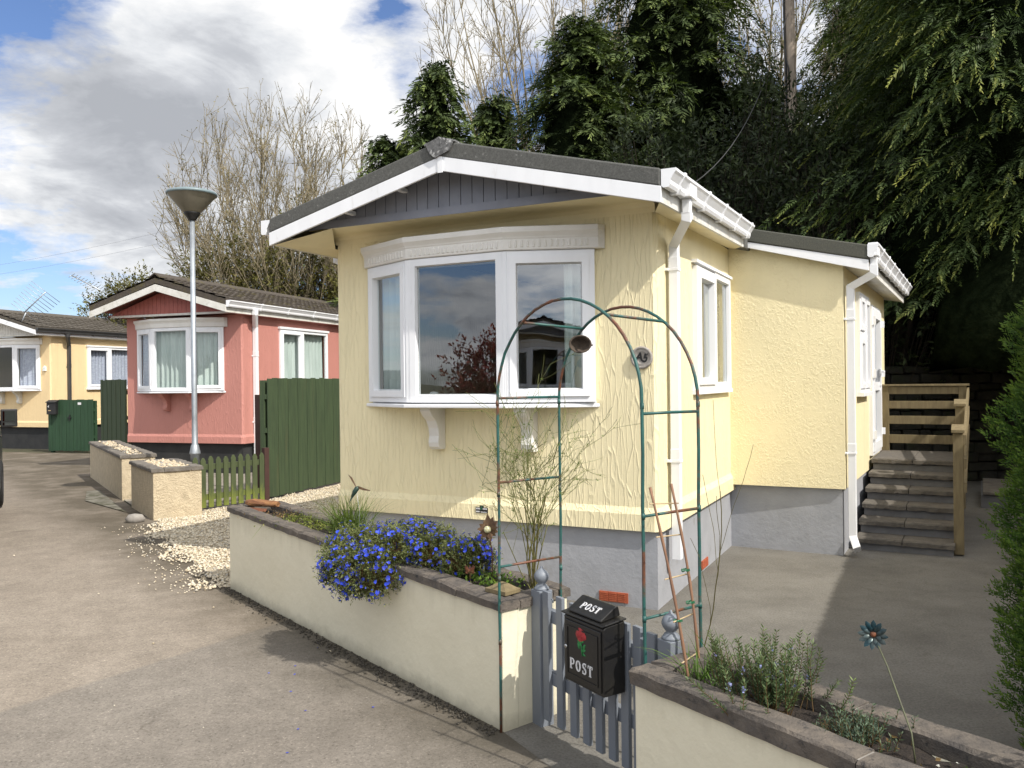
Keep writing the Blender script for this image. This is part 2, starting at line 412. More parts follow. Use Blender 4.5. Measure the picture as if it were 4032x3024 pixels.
bg2 = nd(nt,'ShaderNodeBackground'); bg2.inputs['Strength'].default_value = 1.0
nt.links.new(cc, bg2.inputs['Color'])
# cloud strength raised widely round the sun, behind the viewer, added as fill light
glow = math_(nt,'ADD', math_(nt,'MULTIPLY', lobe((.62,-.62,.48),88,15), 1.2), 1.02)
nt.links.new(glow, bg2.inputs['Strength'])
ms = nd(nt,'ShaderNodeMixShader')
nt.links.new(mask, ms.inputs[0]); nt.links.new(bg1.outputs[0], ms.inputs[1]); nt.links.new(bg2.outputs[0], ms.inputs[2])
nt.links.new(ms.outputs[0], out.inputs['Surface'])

scn.view_settings.view_transform = 'Standard'; scn.view_settings.look = 'None'; scn.view_settings.exposure = 0; scn.view_settings.gamma = 1
scn.render.engine = 'CYCLES'
scn.cycles.use_denoising = True; scn.cycles.max_bounces = 7; scn.cycles.transparent_max_bounces = 10
scn.cycles.diffuse_bounces = 3; scn.cycles.glossy_bounces = 4; scn.cycles.caustics_reflective = False; scn.cycles.caustics_refractive = False

# ------------------------------------------------------------------ ground sheets
def sheet(name, pts, z, mat, kind='structure', nx=1):
    b = MB(); b.poly([(x,y,z) for x,y in pts]); return tag(b.build(name, mat), kind=kind)
def road_mat():
    m, nt, b = newmat('worn pinkish tarmac')
    v = coords(nt)
    big = ramp(nt, noise(nt, coords(nt,(.5,.5,1)), 1.1, 7, .62), [(.30,(.225,.190,.152)),(.70,(.300,.258,.210))])
    agg = ramp(nt, noise(nt, v, 85, 4, .7), [(.28,g(.25)),(.45,g(.95)),(.62,g(1.08)),(.71,g(2.3))])
    col = mixc(nt, .8, big, agg, 'MULTIPLY')
    ag2 = ramp(nt, noise(nt, v, 34, 3, .6), [(.30,g(.78)),(.5,g(1)),(.72,g(1.22))])
    col = mixc(nt, .5, col, ag2, 'MULTIPLY')
    med = ramp(nt, noise(nt, v, 4.2, 8, .66), [(.36,g(.86)),(.64,g(1.06))])
    col = mixc(nt, 1.0, col, med, 'MULTIPLY')
    tc = nd(nt,'ShaderNodeTexCoord'); sp = nd(nt,'ShaderNodeSeparateXYZ'); nt.links.new(tc.outputs['Object'], sp.inputs[0])
    # damp strip and moss along the foot of the long planter: distance from its front line
    wob = math_(nt,'MULTIPLY', math_(nt,'SUBTRACT', noise(nt, v, 2.6, 7, .65), .5), .75)
    dist = math_(nt,'ADD', math_(nt,'MULTIPLY', sp.outputs[0], -.78), math_(nt,'MULTIPLY', sp.outputs[1], -.6255))
    dist = math_(nt,'ADD', dist, 2.39)
    dist = math_(nt,'ADD', dist, wob)
    near = nd(nt,'ShaderNodeMapRange'); near.inputs['From Min'].default_value = .70; near.inputs['From Max'].default_value = .02
    nt.links.new(dist, near.inputs['Value'])
    damp = math_(nt,'MULTIPLY', near.outputs[0], ramp(nt, noise(nt, v, 1.7, 6, .6), [(.32,g(.40)),(.55,g(1))]))
    col = mixc(nt, math_(nt,'MULTIPLY', damp, .78), col, (.075,.062,.042))
    # older and newer laying of tarmac meet on a slanting line
    ln = math_(nt,'ADD', math_(nt,'MULTIPLY', sp.outputs[0], -1.52), math_(nt,'MULTIPLY', sp.outputs[1], 1.0))
    ln = math_(nt,'ADD', ln, math_(nt,'MULTIPLY', noise(nt, v, 9, 4, .6), .06))
    st = nd(nt,'ShaderNodeMapRange'); st.inputs['From Min'].default_value = 8.27; st.inputs['From Max'].default_value = 8.21
    nt.links.new(ln, st.inputs['Value'])
    col = mixc(nt, math_(nt,'MULTIPLY', st.outputs[0], .75), col, mixc(nt, 1.0, col, (.78,.82,.87), 'MULTIPLY'))
    # dark organic stains
    stn = ramp(nt, noise(nt, coords(nt,(.7,1.2,1)), 1.35, 9, .72), [(.62,g(0)),(.70,g(1))])
    col = mixc(nt, math_(nt,'MULTIPLY', stn, .62), col, (.085,.068,.048))
    # fine cracks wandering through the old surface
    ck = nd(nt,'ShaderNodeTexVoronoi', feature='DISTANCE_TO_EDGE'); ck.inputs['Scale'].default_value = .42
    cw_ = nd(nt,'ShaderNodeTexNoise'); cw_.inputs['Scale'].default_value = 1.8; cw_.inputs['Detail'].default_value = 7; nt.links.new(v, cw_.inputs['Vector'])
    ca_ = nd(nt,'ShaderNodeVectorMath', operation='MULTIPLY_ADD'); ca_.inputs[1].default_value = (.8,.8,0); nt.links.new(cw_.outputs['Color'], ca_.inputs[0]); nt.links.new(v, ca_.inputs[2]); nt.links.new(ca_.outputs[0], ck.inputs['Vector'])
    ckm = math_(nt,'MULTIPLY', ramp(nt, ck.outputs['Distance'], [(.001,g(1)),(.004,g(0))]), ramp(nt, noise(nt, v, .9, 4, .6), [(.60,g(0)),(.7,g(.5))]))
    col = mixc(nt, ckm, col, (.06,.05,.038))
    nt.links.new(col, b.inputs['Base Color']); b.inputs['Roughness'].default_value = .92; b.inputs['Specular IOR Level'].default_value = .2
    h = math_(nt,'ADD', noise(nt, v, 85, 4, .7), math_(nt,'MULTIPLY', noise(nt, v, 6, 5, .6), .8))
    bump(nt, b, h, .7, .008)
    return m
def yard_mat():
    m, nt, b = newmat('weathered yard tarmac')
    v = coords(nt)
    col = ramp(nt, noise(nt, coords(nt,(1,1,1)), 1.6, 8, .66), [(.28,(.118,.111,.098)),(.52,(.160,.151,.134)),(.72,(.198,.188,.168))])
    agg = ramp(nt, noise(nt, v, 75, 4, .7), [(.30,g(.62)),(.52,g(1)),(.74,g(1.35))])
    col = mixc(nt, .8, col, agg, 'MULTIPLY')
    col = mixc(nt, ramp(nt, noise(nt, v, 7, 9, .7), [(.58,g(0)),(.72,g(.6))]), col, (.085,.078,.06))
    nt.links.new(col, b.inputs['Base Color']); b.inputs['Roughness'].default_value = .92; b.inputs['Specular IOR Level'].default_value = .2
    bump(nt, b, math_(nt,'ADD', noise(nt, v, 75, 4, .7), noise(nt, v, 5, 5, .6)), .6, .007)
    return m
m_road = road_mat(); m_yard = yard_mat()
m_earth = M('rough grass and earth', (.06,.065,.028), (.045,.036,.022), 3, .95, .8, 20, .03)
m_bank = M('dark woodland earth', (.020,.018,.012), (.013,.013,.008), 3, .95, .8, 14, .04)
m_kerb = M('mossy broken kerb concrete', (.20,.185,.15), (.09,.085,.06), 6, .95, .6, 40, .01, dirt=((.06,.058,.03),3,.48,.62))
m_path = M('pale concrete path', (.27,.245,.20), (.19,.17,.14), 5, .9, .4, 50, .005, dirt=((.08,.075,.05),2.5,.55,.75))
b = MB(); b.quad((-400,-400,-.02),(400,-400,-.02),(400,900,-.02),(-400,900,-.02)); tag(b.build('ground', m_earth), kind='structure')
sheet('road', [(-40,-25),(12,-25),(3.2,.6),(.25,3.35),(-.061,3.893),(-2.33,6.72),(-1.9,7.3),(-2.4,8.0),(-2.9,8.6),(-3.3,9.2),(-3.6,9.8),(-4.2,10.3),(-4.43,10.35),(-5.25,11.3),(-5.75,12.05),(-7.8,15.15),(-10.0,20.3),(-12.4,21.0),(-40,31)], -.008, m_road)
sheet('yard', [(-2.33,6.72),(-.061,3.893),(.25,3.35),(3.2,.6),(9,-3),(16,6),(12,16),(4,14.5),(-2.5,10)], -.012, m_yard)
sheet('path', [(-4.43,10.12),(-3.5,11.6),(-2.85,13.65),(-1,19),(-6,21),(-10.7,20.8),(-9.9,20.2),(-7.8,15.15)], -.004, m_path)
sheet('kerb_slab', [(-5.05,10.75),(-5.2,10.95),(-6.6,13.1),(-6.75,13.0),(-6.2,11.9)], .004, m_kerb)

# ------------------------------------------------------------------ building kit
def rect_holes(mb, u0, u1, z0, z1, holes, f, reveal=.07):
    us = sorted({u0,u1,*[h[0] for h in holes],*[h[1] for h in holes]}); zs = sorted({z0,z1,*[h[2] for h in holes],*[h[3] for h in holes]})
    for i in range(len(us)-1):
        for j in range(len(zs)-1):
            um, zm = (us[i]+us[i+1])/2, (zs[j]+zs[j+1])/2
            if any(h[0]<um<h[1] and h[2]<zm<h[3] for h in holes): continue
            mb.quad(f(us[i],zs[j],0), f(us[i+1],zs[j],0), f(us[i+1],zs[j+1],0), f(us[i],zs[j+1],0))
    for a,b_,c,d in holes:
        for p,q in (((a,c),(b_,c)),((b_,c),(b_,d)),((b_,d),(a,d)),((a,d),(a,c))):
            mb.quad(f(*p,0), f(*q,0), f(*q,reveal), f(*p,reveal))

def home_walls(root, W, L, zb, zt, mat, fh, rh, ch=.03, fl=.022):
    mb = MB(); zc = zb+.17
    rect_holes(mb, -W+ch, -ch, zc, zt, fh, lambda u,z,d: (u, d, z))
    rect_holes(mb, ch, L-ch, zc, zt, rh, lambda u,z,d: (-d, u, z))
    rect_holes(mb, ch, L-ch, zc, zt, [], lambda u,z,d: (-W+d, u, z))
    rect_holes(mb, -W+ch, -ch, zc, zt, [], lambda u,z,d: (u, L-d, z))
    def ring(o, z):
        c = ch
        return [(-W+c,-o,z),(-c,-o,z),(o,c,z),(o,L-c,z),(-c,L+o,z),(-W+c,L+o,z),(-W-o,L-c,z),(-W-o,c,z)]
    t = ring(0,zt); r = ring(0,zc)
    for i in (1,3,5,7):
        j = (i+1)%8; mb.quad(r[i],r[j],t[j],t[i])
    rings = [ring(-.05,zb+.004), ring(fl,zb), ring(fl,zb+.12), ring(0,zc)]
    mb.loft(rings, cap=False)
    mb.poly(ring(-.05,zb+.004))
    return mb.build('wall', mat, root)

def win_unit(fr, gl, p, q, z0, z1, ow=.055, sw=.05, od=.06, sash=True, T3=None):
    """one framed light from p to q (plan points); outward is to the right of p->q when seen from above"""
    dx, dy = q[0]-p[0], q[1]-p[1]; l = math.hypot(dx,dy); dx/=l; dy/=l; nx, ny = dy, -dx
    base = T3 or (lambda x,y,z:(x,y,z))
    f = lambda s,n,z: base(p[0]+dx*s+nx*n, p[1]+dy*s+ny*n, z)
    fr.T = f
    def ringbox(s0,s1,za,zb_,w,n0,n1):
        # mitred frame with a small slope on the inner edge
        o = [(s0,za),(s1,za),(s1,zb_),(s0,zb_)]; i = [(s0+w,za+w),(s1-w,za+w),(s1-w,zb_-w),(s0+w,zb_-w)]
        ii = [(s0+w+.012,za+w+.012),(s1-w-.012,za+w+.012),(s1-w-.012,zb_-w-.012),(s0+w+.012,zb_-w-.012)]
        for k in range(4):
            j = (k+1)%4
            fr.quad((o[k][0],n1,o[k][1]),(o[j][0],n1,o[j][1]),(i[j][0],n1,i[j][1]),(i[k][0],n1,i[k][1]))
            fr.quad((i[k][0],n1,i[k][1]),(i[j][0],n1,i[j][1]),(ii[j][0],n0,ii[j][1]),(ii[k][0],n0,ii[k][1]))
            fr.quad((o[k][0],n0,o[k][1]),(o[j][0],n0,o[j][1]),(o[j][0],n1,o[j][1]),(o[k][0],n1,o[k][1]))
            fr.quad((o[k][0],n0,o[k][1]),(o[j][0],n0,o[j][1]),(ii[j][0],n0,ii[j][1]),(ii[k][0],n0,ii[k][1]))
    ringbox(0,l,z0,z1,ow,-.02,od*.5)
    e = ow
    if sash:
        ringbox(ow-.012,l-ow+.012,z0+ow-.012,z1-ow+.012,sw,-.015,od*.5+.016); e = ow+sw-.012
    fr.T = None
    # black gasket line and the pane
    fr.T = f; fr.mi = 1; w9 = .009
    for a_,c_,d_,h_ in ((e,l-e,z0+e,z0+e+w9),(e,l-e,z1-e-w9,z1-e),(e,e+w9,z0+e+w9,z1-e-w9),(l-e-w9,l-e,z0+e+w9,z1-e-w9)): fr.quad((a_,-.001,d_),(c_,-.001,d_),(c_,-.001,h_),(a_,-.001,h_))
    fr.T = None; fr.mi = 0
    g2 = MB(); g2.T = f; g2.quad((e,-.004,z0+e),(l-e,-.004,z0+e),(l-e,-.004,z1-e),(e,-.004,z1-e)); gl.append(g2)
    return f, e, l

def bay(root, a0, a2, a3, a1, dep, z0, z1, pel, mats, sash=(True,False,True), flutes=True, gap=.0, pelex=(.06,.08)):
    wh, gm, trim = mats
    fr = MB(); gl = []
    pts = [(a0,-.012),(a2,-dep),(a3,-dep),(a1,-.012)]
    for k in range(3):
        win_unit(fr, gl, pts[k], pts[k+1], z0, z1, sash=sash[k])
    for p in pts[1:3]:   # corner posts
        fr.ext_z([(p[0]-.035,p[1]-.026),(p[0]+.035,p[1]-.026),(p[0]+.03,p[1]+.03),(p[0]-.03,p[1]+.03)], z0, z1)
    # head and cill boards close the bay
    fr.ext_z([(a0,0),(a2,-dep+.02),(a3,-dep+.02),(a1,0)], z1-.004, z1+.02)
    fr.ext_z([(a0,0),(a2,-dep+.02),(a3,-dep+.02),(a1,0)], z0-.012, z0+.004)
    bw = fr.build('bay_window', [wh, m_blackpl], root)
    for q in gl: q.build('pane', gm, bw)
    # cill
    s = MB(); o = .075
    s.loft([[(a0-.07,-.002,z),(a2-.03,-dep-o,z),(a3+.03,-dep-o,z),(a1+.03,-.002,z)] for z in (z0-.042,z0-.013)])
    s.build('sill', wh, bw, bevel=.006)
    # moulded pelmet swept along the bay
    e0, e1 = pelex
    pl = [(a0-e0,.0),(a2-.01,-dep),(a3+.01,-dep),(a1+e1,.0)]
    prof = [(0.0,.004),(.03,.004),(.044,.008),(.046,.085),(.052,.094),(.054,.102),(.064,.116),(.078,.134),(.080,.172),(.06,.178),(0.0,.182)]
    rings = []
    for i, p in enumerate(pl):
        a = pl[max(0,i-1)]; c = pl[min(3,i+1)]
        n = Vector((0,0))
        for (m_, n_) in ((a,p),(p,c)):
            d = Vector((n_[0]-m_[0], n_[1]-m_[1]))
            if d.length > 1e-6: d.normalize(); n += Vector((d.y,-d.x))
        n.normalize()
        sc = .22 if i in (0,3) else 1.0
        rings.append([(p[0]+n.x*t*sc, p[1]+n.y*t*sc-(.004 if i in (0,3) else 0), z1+z) for t,z in prof])
        if i == 0: # full depth a little way in
            q = Vector(pl[1])-Vector(p); q.normalize(); rings.append([(p[0]+q.x*.05+n.x*t, p[1]+q.y*.05+n.y*t, z1+z) for t,z in prof])
        if i == 2:
            q = Vector(pl[2])-Vector(pl[3]); q.normalize(); n3 = Vector((-q.y,q.x)); n3 = n3 if n3.y < 0 else -n3
            rings.append([(pl[3][0]+q.x*.05+n3.x*t, pl[3][1]+q.y*.05+n3.y*t, z1+z) for t,z in prof])
    pm = MB(); pm.loft(rings)
    if flutes:
        for k in range(3):
            p, q = Vector(pl[k]), Vector(pl[k+1]); d = (q-p); l = d.length; d.normalize(); n = Vector((d.y,-d.x))
            nf = int(l/.042)
            for j in range(1,nf):
                s0 = j*l/nf
                if k != 1 and (s0 < .10 if k == 0 else s0 > l-.10): continue
                c = p + d*s0
                pm.T = lambda s,t,z: (c.x+d.x*s+n.x*t, c.y+d.y*s+n.y*t, z)
                pm.loft([[(-.011,.043,z1+.022),(.011,.043,z1+.022),(.011,.043,z1+.072),(0,.043,z1+.079),(-.011,.043,z1+.072)],
                         [(-.007,.053,z1+.027),(.007,.053,z1+.027),(.007,.053,z1+.068),(0,.053,z1+.074),(-.007,.053,z1+.068)]])
                pm.T = None
    pm.build('pelmet', trim, bw, bevel=.003)
    return bw
def corbel(bw, x, zt, mat, w=.095):
    b = MB()
    b.ext_x([(0,zt),(-.235,zt),(-.235,zt-.03),(-.20,zt-.07),(-.145,zt-.11),(-.112,zt-.17),(-.10,zt-.235),(-.108,zt-.255),(-.115,zt-.285),(-.105,zt-.32),(-.075,zt-.345),(0,zt-.345)], x-w/2, x+w/2)
    return b.build('sill_bracket', mat, bw, bevel=.006)

def gutter_run(root, x, y0, y1, z0, slope, mat, T=None, brackets=(), w=.098):
    """ogee gutter along y; x is the back edge"""
    b = MB()
    prof = [(0,.118),(0,.012),(.012,0),(.048,.0),(.058,.02),(.060,.045),(.085,.085),(w,.10),(w,.118)]
    inn = [(w-.008,.118),(w-.008,.10),(.075,.085),(.052,.05),(.05,.012),(.008,.016),(.008,.118)]
    base = T or (lambda *p: p)
    b.T = base
    P = prof+inn
    b.loft([[(x+a,y,z0+z+slope*(y-y0)) for a,z in P] for y in (y0,y1)])
    for y in (y0,y1):
        b.ext_y([(x+a,z0+z+slope*(y-y0)) for a,z in prof], y-.008, y+.006) if y == y0 else b.ext_y([(x+a,z0+z+slope*(y-y0)) for a,z in prof], y-.006, y+.008)
    gt = b.build('gutter', mat, root)
    for y in brackets:
        k = MB(); k.T = base; zz = z0+slope*(y-y0)
        k.ext_y([(x-.002,zz+.10),(x-.002,zz-.012),(x+.05,zz-.012),(x+.068,zz+.02),(x+.070,zz+.043),(x+.094,zz+.083),(x+w+.008,zz+.098),(x+w+.008,zz+.124),(x+w-.012,zz+.124),(x+w-.012,zz+.119)], y-.018, y+.018)
        k.build('gutter_bracket', mat, gt)
    return gt
def square_pipe(root, path, w, mat, T=None, clips=(), name='downpipe', shoe=False):
    """square section pipe through house points; mitred rings"""
    b = MB(); base = T or (lambda *p: p); b.T = base
    pts = [Vector(p) for p in path]; rings = []
    for i, p in enumerate(pts):
        d0 = (p-pts[i-1]).normalized() if i else (pts[1]-p).normalized()
        d1 = (pts[i+1]-p).normalized() if i < len(pts)-1 else d0
        t = (d0+d1).normalized()
        hx = Vector((1,0,0)); s = Vector((0,1,0))
        if abs(t.z) > .98: a1, a2 = Vector((1,0,0)), Vector((0,1,0))
        else:
            hor = Vector((t.x,t.y,0)).normalized(); a2 = Vector((-hor.y,hor.x,0)); a1 = a2.cross(t).normalized()
        rings.append((p,a1,a2,t))
    # use fixed corner offsets projected on the mitre plane
    R4 = [(-1,-1),(1,-1),(1,1),(-1,1)]
    out_ = []
    for i,(p,a1,a2,t) in enumerate(rings):
        ring = []
        for sx_, sy_ in R4:
            o = Vector((sx_*w/2, sy_*w/2, 0))
            if abs(t.z) > .05: o.z = -(o.x*t.x+o.y*t.y)/t.z
            ring.append(tuple(p+o))
        out_.append(ring)
    b.loft(out_)
    for x,y,z in clips:
        b.box(x-w/2-.006,x+w/2+.006,y-w/2-.006,y+w/2+.006,z-.012,z+.012)
        b.box(x-w/2-.03,x-w/2,y-w/2-.02,y+w/2+.02,z-.010,z+.010)
        b.box(x-w/2-.003,x+w/2+.003,y-w/2-.003,y+w/2+.003,z+.014,z+.09)
    return b.build(name, mat, root, bevel=.003)

def wavy_curtain(name, label, p, q, z0, z1, mat, amp=.018, wl=.085, seed=0, group=None, hang=0.0):
    rs = random.Random(seed); p = Vector((*p,0)); q = Vector((*q,0)); l = (q-p).length; d = (q-p)/l; n = Vector((-d.y,d.x,0))
    b = MB(); b.sm = True; N = max(12,int(l/.012)); rows = []
    ph = rs.random()*6
    for z in np.linspace(z0,z1,7):
        r = []
        for i in range(N+1):
            s = l*i/N; a = amp*(1.1-.35*(z-z0)/(z1-z0))
            o = a*math.sin(2*PI*s/wl+ph+.6*math.sin(s*9+ph)+.25*math.sin(z*3+s*4)) + .3*a*math.sin(s*61)
            r.append(tuple(p+d*s+n*o+Vector((0,0,z))))
        rows.append(r)
    vs = [v for r in rows for v in r]; fs = []
    for j in range(6):
        for i in range(N): fs.append((j*(N+1)+i,j*(N+1)+i+1,(j+1)*(N+1)+i+1,(j+1)*(N+1)+i))
    b.add(vs, fs)
    return tag(b.build(name, mat), label, 'curtain', group)
def local(o):
    c, s_ = math.cos(o.rotation_euler.z), math.sin(o.rotation_euler.z)
    return lambda x,y,z=None: (o.location.x+c*x-s_*y, o.location.y+s_*x+c*y) if z is None else (o.location.x+c*x-s_*y, o.location.y+s_*x+c*y, z)

def gable_front(root, ac, hw, y, zf, za, h, mat, cover=True):
    """white barge boards with a cover strip at the apex"""
    b = MB()
    for s in (-1,1):
        b.ext_y([(ac+s*hw,zf),(ac+s*hw,zf+h),(ac,za+h+.003),(ac,za+.003)], y, y+.02)
    f = b.build('bargeboard', mat, root, bevel=.003)
    if cover:
        c = MB(); c.ext_y([(ac-.022,za-.012),(ac+.022,za-.012),(ac+.022,za+h-.004),(ac,za+h+.002),(ac-.022,za+h-.004)], y-.006, y-.001)
        c.build('cover_strip', mat, f)
    return f
def gable_panel(root, ac, hw, zs, za, y, mat, board=.098, trim=True):
    """vertical boards filling the gable, each a slat of one panel, with a base board"""
    b = MB(); sl = (za-zs)/hw; x = ac-hw
    while x < ac+hw-.01:
        x1 = min(x+board-.006, ac+hw); zl = zs+sl*(hw-abs(x-ac)); zr = zs+sl*(hw-abs(x1-ac))
        pts = [(x,zs),(x1,zs),(x1,zr)] + ([(ac,za)] if x < ac < x1 else []) + [(x,zl)]
        b.ext_y(pts, y, y+.016); x += board
    b.box(ac-hw,ac+hw,y+.013,y+.02,zs,zs+.02)
    b.ext_y([(ac-hw,zs),(ac+hw,zs),(ac,za)], y+.018, y+.03)
    if trim: b.ext_y([(ac-hw,zs-.012),(ac+hw,zs-.012),(ac+hw-.2,zs+.05),(ac-hw+.2,zs+.05)], y-.012, y-.001)
    return b.build('gable_panel', mat, root)

# ------------------------------------------------------------------ the yellow park home
TH = .46342; P1 = (1.048, 5.9034)
home = thing('park_home', 'pale yellow park home with a bow window, grey skirt and side porch, nearest the camera', 'park home', (P1[0],P1[1],0), -TH)
W, L, zb, zt = 2.8826, 9.0, .558, 2.93
home_walls(home, W, L, zb, zt, m_yellow, [(-2.47,-.50,1.52,2.60)], [(1.06,2.33,1.58,2.58)])
b = MB(); b.ext_z([(-W+.02,.022),(-.022,.022),(-.022,L-.02),(-W+.02,L-.02)], -.06, zb+.02)
sk = b.build('skirt', m_skirt, home)
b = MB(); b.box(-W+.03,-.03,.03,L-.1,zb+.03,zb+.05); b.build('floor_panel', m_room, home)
# roof
ac, hw, yo = -1.4413, 1.647, -.594
def roof_prism(root, ac, hw, y0, y1, ze, zr, te, tr, mat):
    b = MB(); b.ext_y([(ac-hw,ze),(ac,zr),(ac+hw,ze),(ac+hw,ze-te),(ac,zr-tr),(ac-hw,ze-te)], y0, y1)
    return b.build('roof', mat, root, bevel=.012)
rf = roof_prism(home, ac, hw, yo, L+.35, 3.014, 3.425, .117, .125, m_felt)
b = MB()
for s in (-1,1):
    b.ext_y([(ac,3.430),(ac+s*.13,3.398),(ac+s*.13,3.410),(ac,3.446)], yo-.01, L+.36)
b.ext_y([(ac-.115,3.40),(ac,3.447),(ac+.12,3.404),(ac+.085,3.335),(ac+.03,3.318),(ac-.035,3.296),(ac-.08,3.33)], yo-.018, yo-.004)
b.build('ridge_cap', m_cap, rf)
gable_front(home, ac, hw+.004, -.592, 2.792, 3.199, .106, m_white)
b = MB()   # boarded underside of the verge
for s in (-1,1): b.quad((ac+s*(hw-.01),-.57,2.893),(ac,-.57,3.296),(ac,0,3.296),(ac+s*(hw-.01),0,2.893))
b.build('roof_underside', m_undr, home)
gable_panel(home, ac, 1.53, 2.94, 3.312, -.36, m_gpanel)
for (x, z) in ((-1.90,3.135),(-2.40,3.01)):
    b = MB(); b.box(x-.02,x+.02,-.575,-.362,z,z+.03); b.build('purlin_end', m_white, home)
b = MB()
b.quad((-W-.16,-.36,2.936),(.17,-.36,2.936),(.17,.02,2.936),(-W-.16,.02,2.936))
b.ext_x([(-.36,2.936),(-.345,2.936),(-.345,2.945),(-.36,2.945)], -W-.1, .1)
# coved joint over the front wall
cv = [(0,2.86),(-.006,2.90),(-.025,2.925),(-.06,2.9355)]
for (y0_,z0_),(y1_,z1_) in zip(cv,cv[1:]): b.quad((-W,y0_,z0_),(-.005,y0_,z0_),(-.005,y1_,z1_),(-W,y1_,z1_))
b.build('soffit', m_yflat, home)
sk_ = .035
b = MB()   # sloping side soffit under the eaves, both sides
zs_ = lambda y: 2.805+sk_*(y+.58)
b.quad((.0,-.02,zs_(0)+.03),(.19,-.56,zs_(-.56)),(.19,2.46,zs_(2.46)),(.0,2.46,zs_(2.46)+.03))
b.add([(-W,0,2.83),(-W+.25,-.352,2.931),(-W-.19,-.56,2.80)],[(0,1,2)])
b.quad((-W,0,2.83),(-W-.19,-.56,2.80),(-W-.19,L,2.80),(-W,L,2.83))
b.build('side_soffit', m_yflat, home)
b = MB()
b.loft([[(.187,y,zs_(y)-.008),(.206,y,zs_(y)-.008),(.206,y,zs_(y)+.125),(.187,y,zs_(y)+.125)] for y in (-.572,2.15)])
b.loft([[(-W-.20,y,2.795),(-W-.187,y,2.795),(-W-.187,y,2.91),(-W-.20,y,2.91)] for y in (-.572,L)])
b.build('eave_board', m_white2, home)
gutter_run(home, .210, -.58, 2.16, 2.888, .031, m_white, brackets=(-.36,.36,.95,1.5,2.04))
b = MB(); b.box(.212,.30,-.19,-.01,2.902,3.022); b.ext_y([(.222,2.90),(.282,2.90),(.274,2.80),(.228,2.80)], -.135,-.065)
b.build('gutter_outlet', m_white, home, bevel=.004)
square_pipe(home, [(.251,-.10,2.81),(.251,-.10,2.765),(.06,.255,2.655),(.06,.255,.32)], .066, m_white, clips=((.06,.255,2.47),(.06,.255,1.05)))
gutter_run(home, -W-.30, -.58, L, 2.888, 0, m_white)
square_pipe(home, [(-W-.25,.35,2.85),(-W-.25,.35,2.80),(-W-.06,.45,2.70),(-W-.06,.45,.3)], .066, m_white)
# bow window
bw = bay(home, -2.50, -1.93, -1.10, -.47, .26, 1.497, 2.625, .245, (m_white, m_glass, m_render))
for x in (-1.83,-1.0): corbel(bw, x, 1.456, m_render)
# side window
fr = MB(); gl = []
win_unit(fr, gl, (0.008,1.03), (0.008,1.70), 1.565, 2.60); win_unit(fr, gl, (0.008,1.70), (0.008,2.36), 1.565, 2.62, sash=False)
fr.box(-.01,.045,1.0,2.39,1.528,1.563); fr.box(-.01,.050,.99,2.40,2.622,2.648)
sw = fr.build('side_window', [m_white, m_blackpl], home)
for q in gl: q.build('pane', m_glass, sw)
# air bricks in the skirt
def airbrick(root, T):
    b = MB(); b.T = T; b.box(-.112,.112,-.008,.02,-.037,.037)
    for i in range(3):
        for j in range(5): b.box(-.10+i*.068,-.045+i*.068,-.013,-.005,-.031+j*.0135,-.024+j*.0135)
    return b.build('air_brick', m_terra, root)
airbrick(home, lambda x,y,z: (-.36+x,.02+y,.05+z)); airbrick(home, lambda x,y,z: (-.02-y,1.42+x,.045+z))
# porch extension
al = .055; ca, sa = math.cos(al), math.sin(al)
XT = lambda s,t,z: (1.049+ca*s+sa*t, 2.4676-sa*s+ca*t, z)      # s outward, t along the porch wall
zx, EL = .615, 3.70
b = MB()
b.quad((0,2.4676,zx),(1.049,2.4676,zx),(1.049,2.4676,2.72),(0,2.4676,3.0))
b.quad((0,2.4676,zx),(1.049,2.4676,zx),(1.03,2.52,zx+.004),(0,2.52,zx+.004))
b.T = XT
b.T = None
ew = b.build('extension_front_wall', m_yellow2, home)
b = MB(); b.T = None
rect_holes(b, 0, EL, zx, 2.74, [(.90,1.66,1.54,2.50),(1.96,2.80,.80,2.45)], lambda u,z,d: XT(-d,u,z))
rect_holes(b, -1.3, 0, zx, 2.74, [], lambda u,z,d: XT(u,EL,z))
b.build('extension_side_wall', m_yellow, home)
b = MB(); b.T = XT; b.ext_z([(-1.2,.035),(-.03,.035),(-.03,EL-.03),(-1.2,EL-.03)], -.06, zx+.008); b.build('extension_skirt', m_skirt, home)
b = MB()
def xr(a, y): return a + sa*(y-2.36)
pr = [(.15,3.118),(1.268,2.856),(1.273,2.722),(.15,2.990)]
b.loft([[(xr(a,y),y,z) for a,z in pr] for y in (2.355,6.55)])
b.build('extension_roof', m_felt2, home, bevel=.010)
b = MB()
pf = [(.135,2.988),(1.272,2.720),(1.272,2.622),(.135,2.935)]
b.loft([[(xr(a,y),y,z) for a,z in pf] for y in (2.362,2.382)])
b.build('extension_bargeboard', m_white, home, bevel=.003)
b = MB(); b.T = XT
b.quad((-.02,-.06,2.70),(.195,-.06,2.66),(.195,EL+.3,2.66),(-.02,EL+.3,2.70))
b.box(.198,.214,-.08,EL+.32,2.645,2.75)
b.build('extension_soffit', m_white2, home)
gutter_run(home, .222, -.10, 4.02, 2.742, 0, m_white, T=XT, brackets=(.35,.9,1.45,2.0,2.55,3.1,3.6))
b = MB(); b.T = XT; b.box(.226,.31,-.10,.06,2.752,2.872); b.ext_y([(.234,2.75),(.30,2.75),(.292,2.66),(.242,2.66)],-.06,.01); b.build('gutter_outlet', m_white, home, bevel=.004)
square_pipe(home, [(.267,-.03,2.68),(.267,-.03,2.60),(.055,.06,2.50),(.055,.06,.20),(.055,.06,.17),(.10,-.02,.065)], .066, m_white, T=XT, clips=((.055,.06,2.2),(.055,.06,.95)))
fr = MB(); gl = []
XT2 = lambda x,y,z: XT(x,y,z)
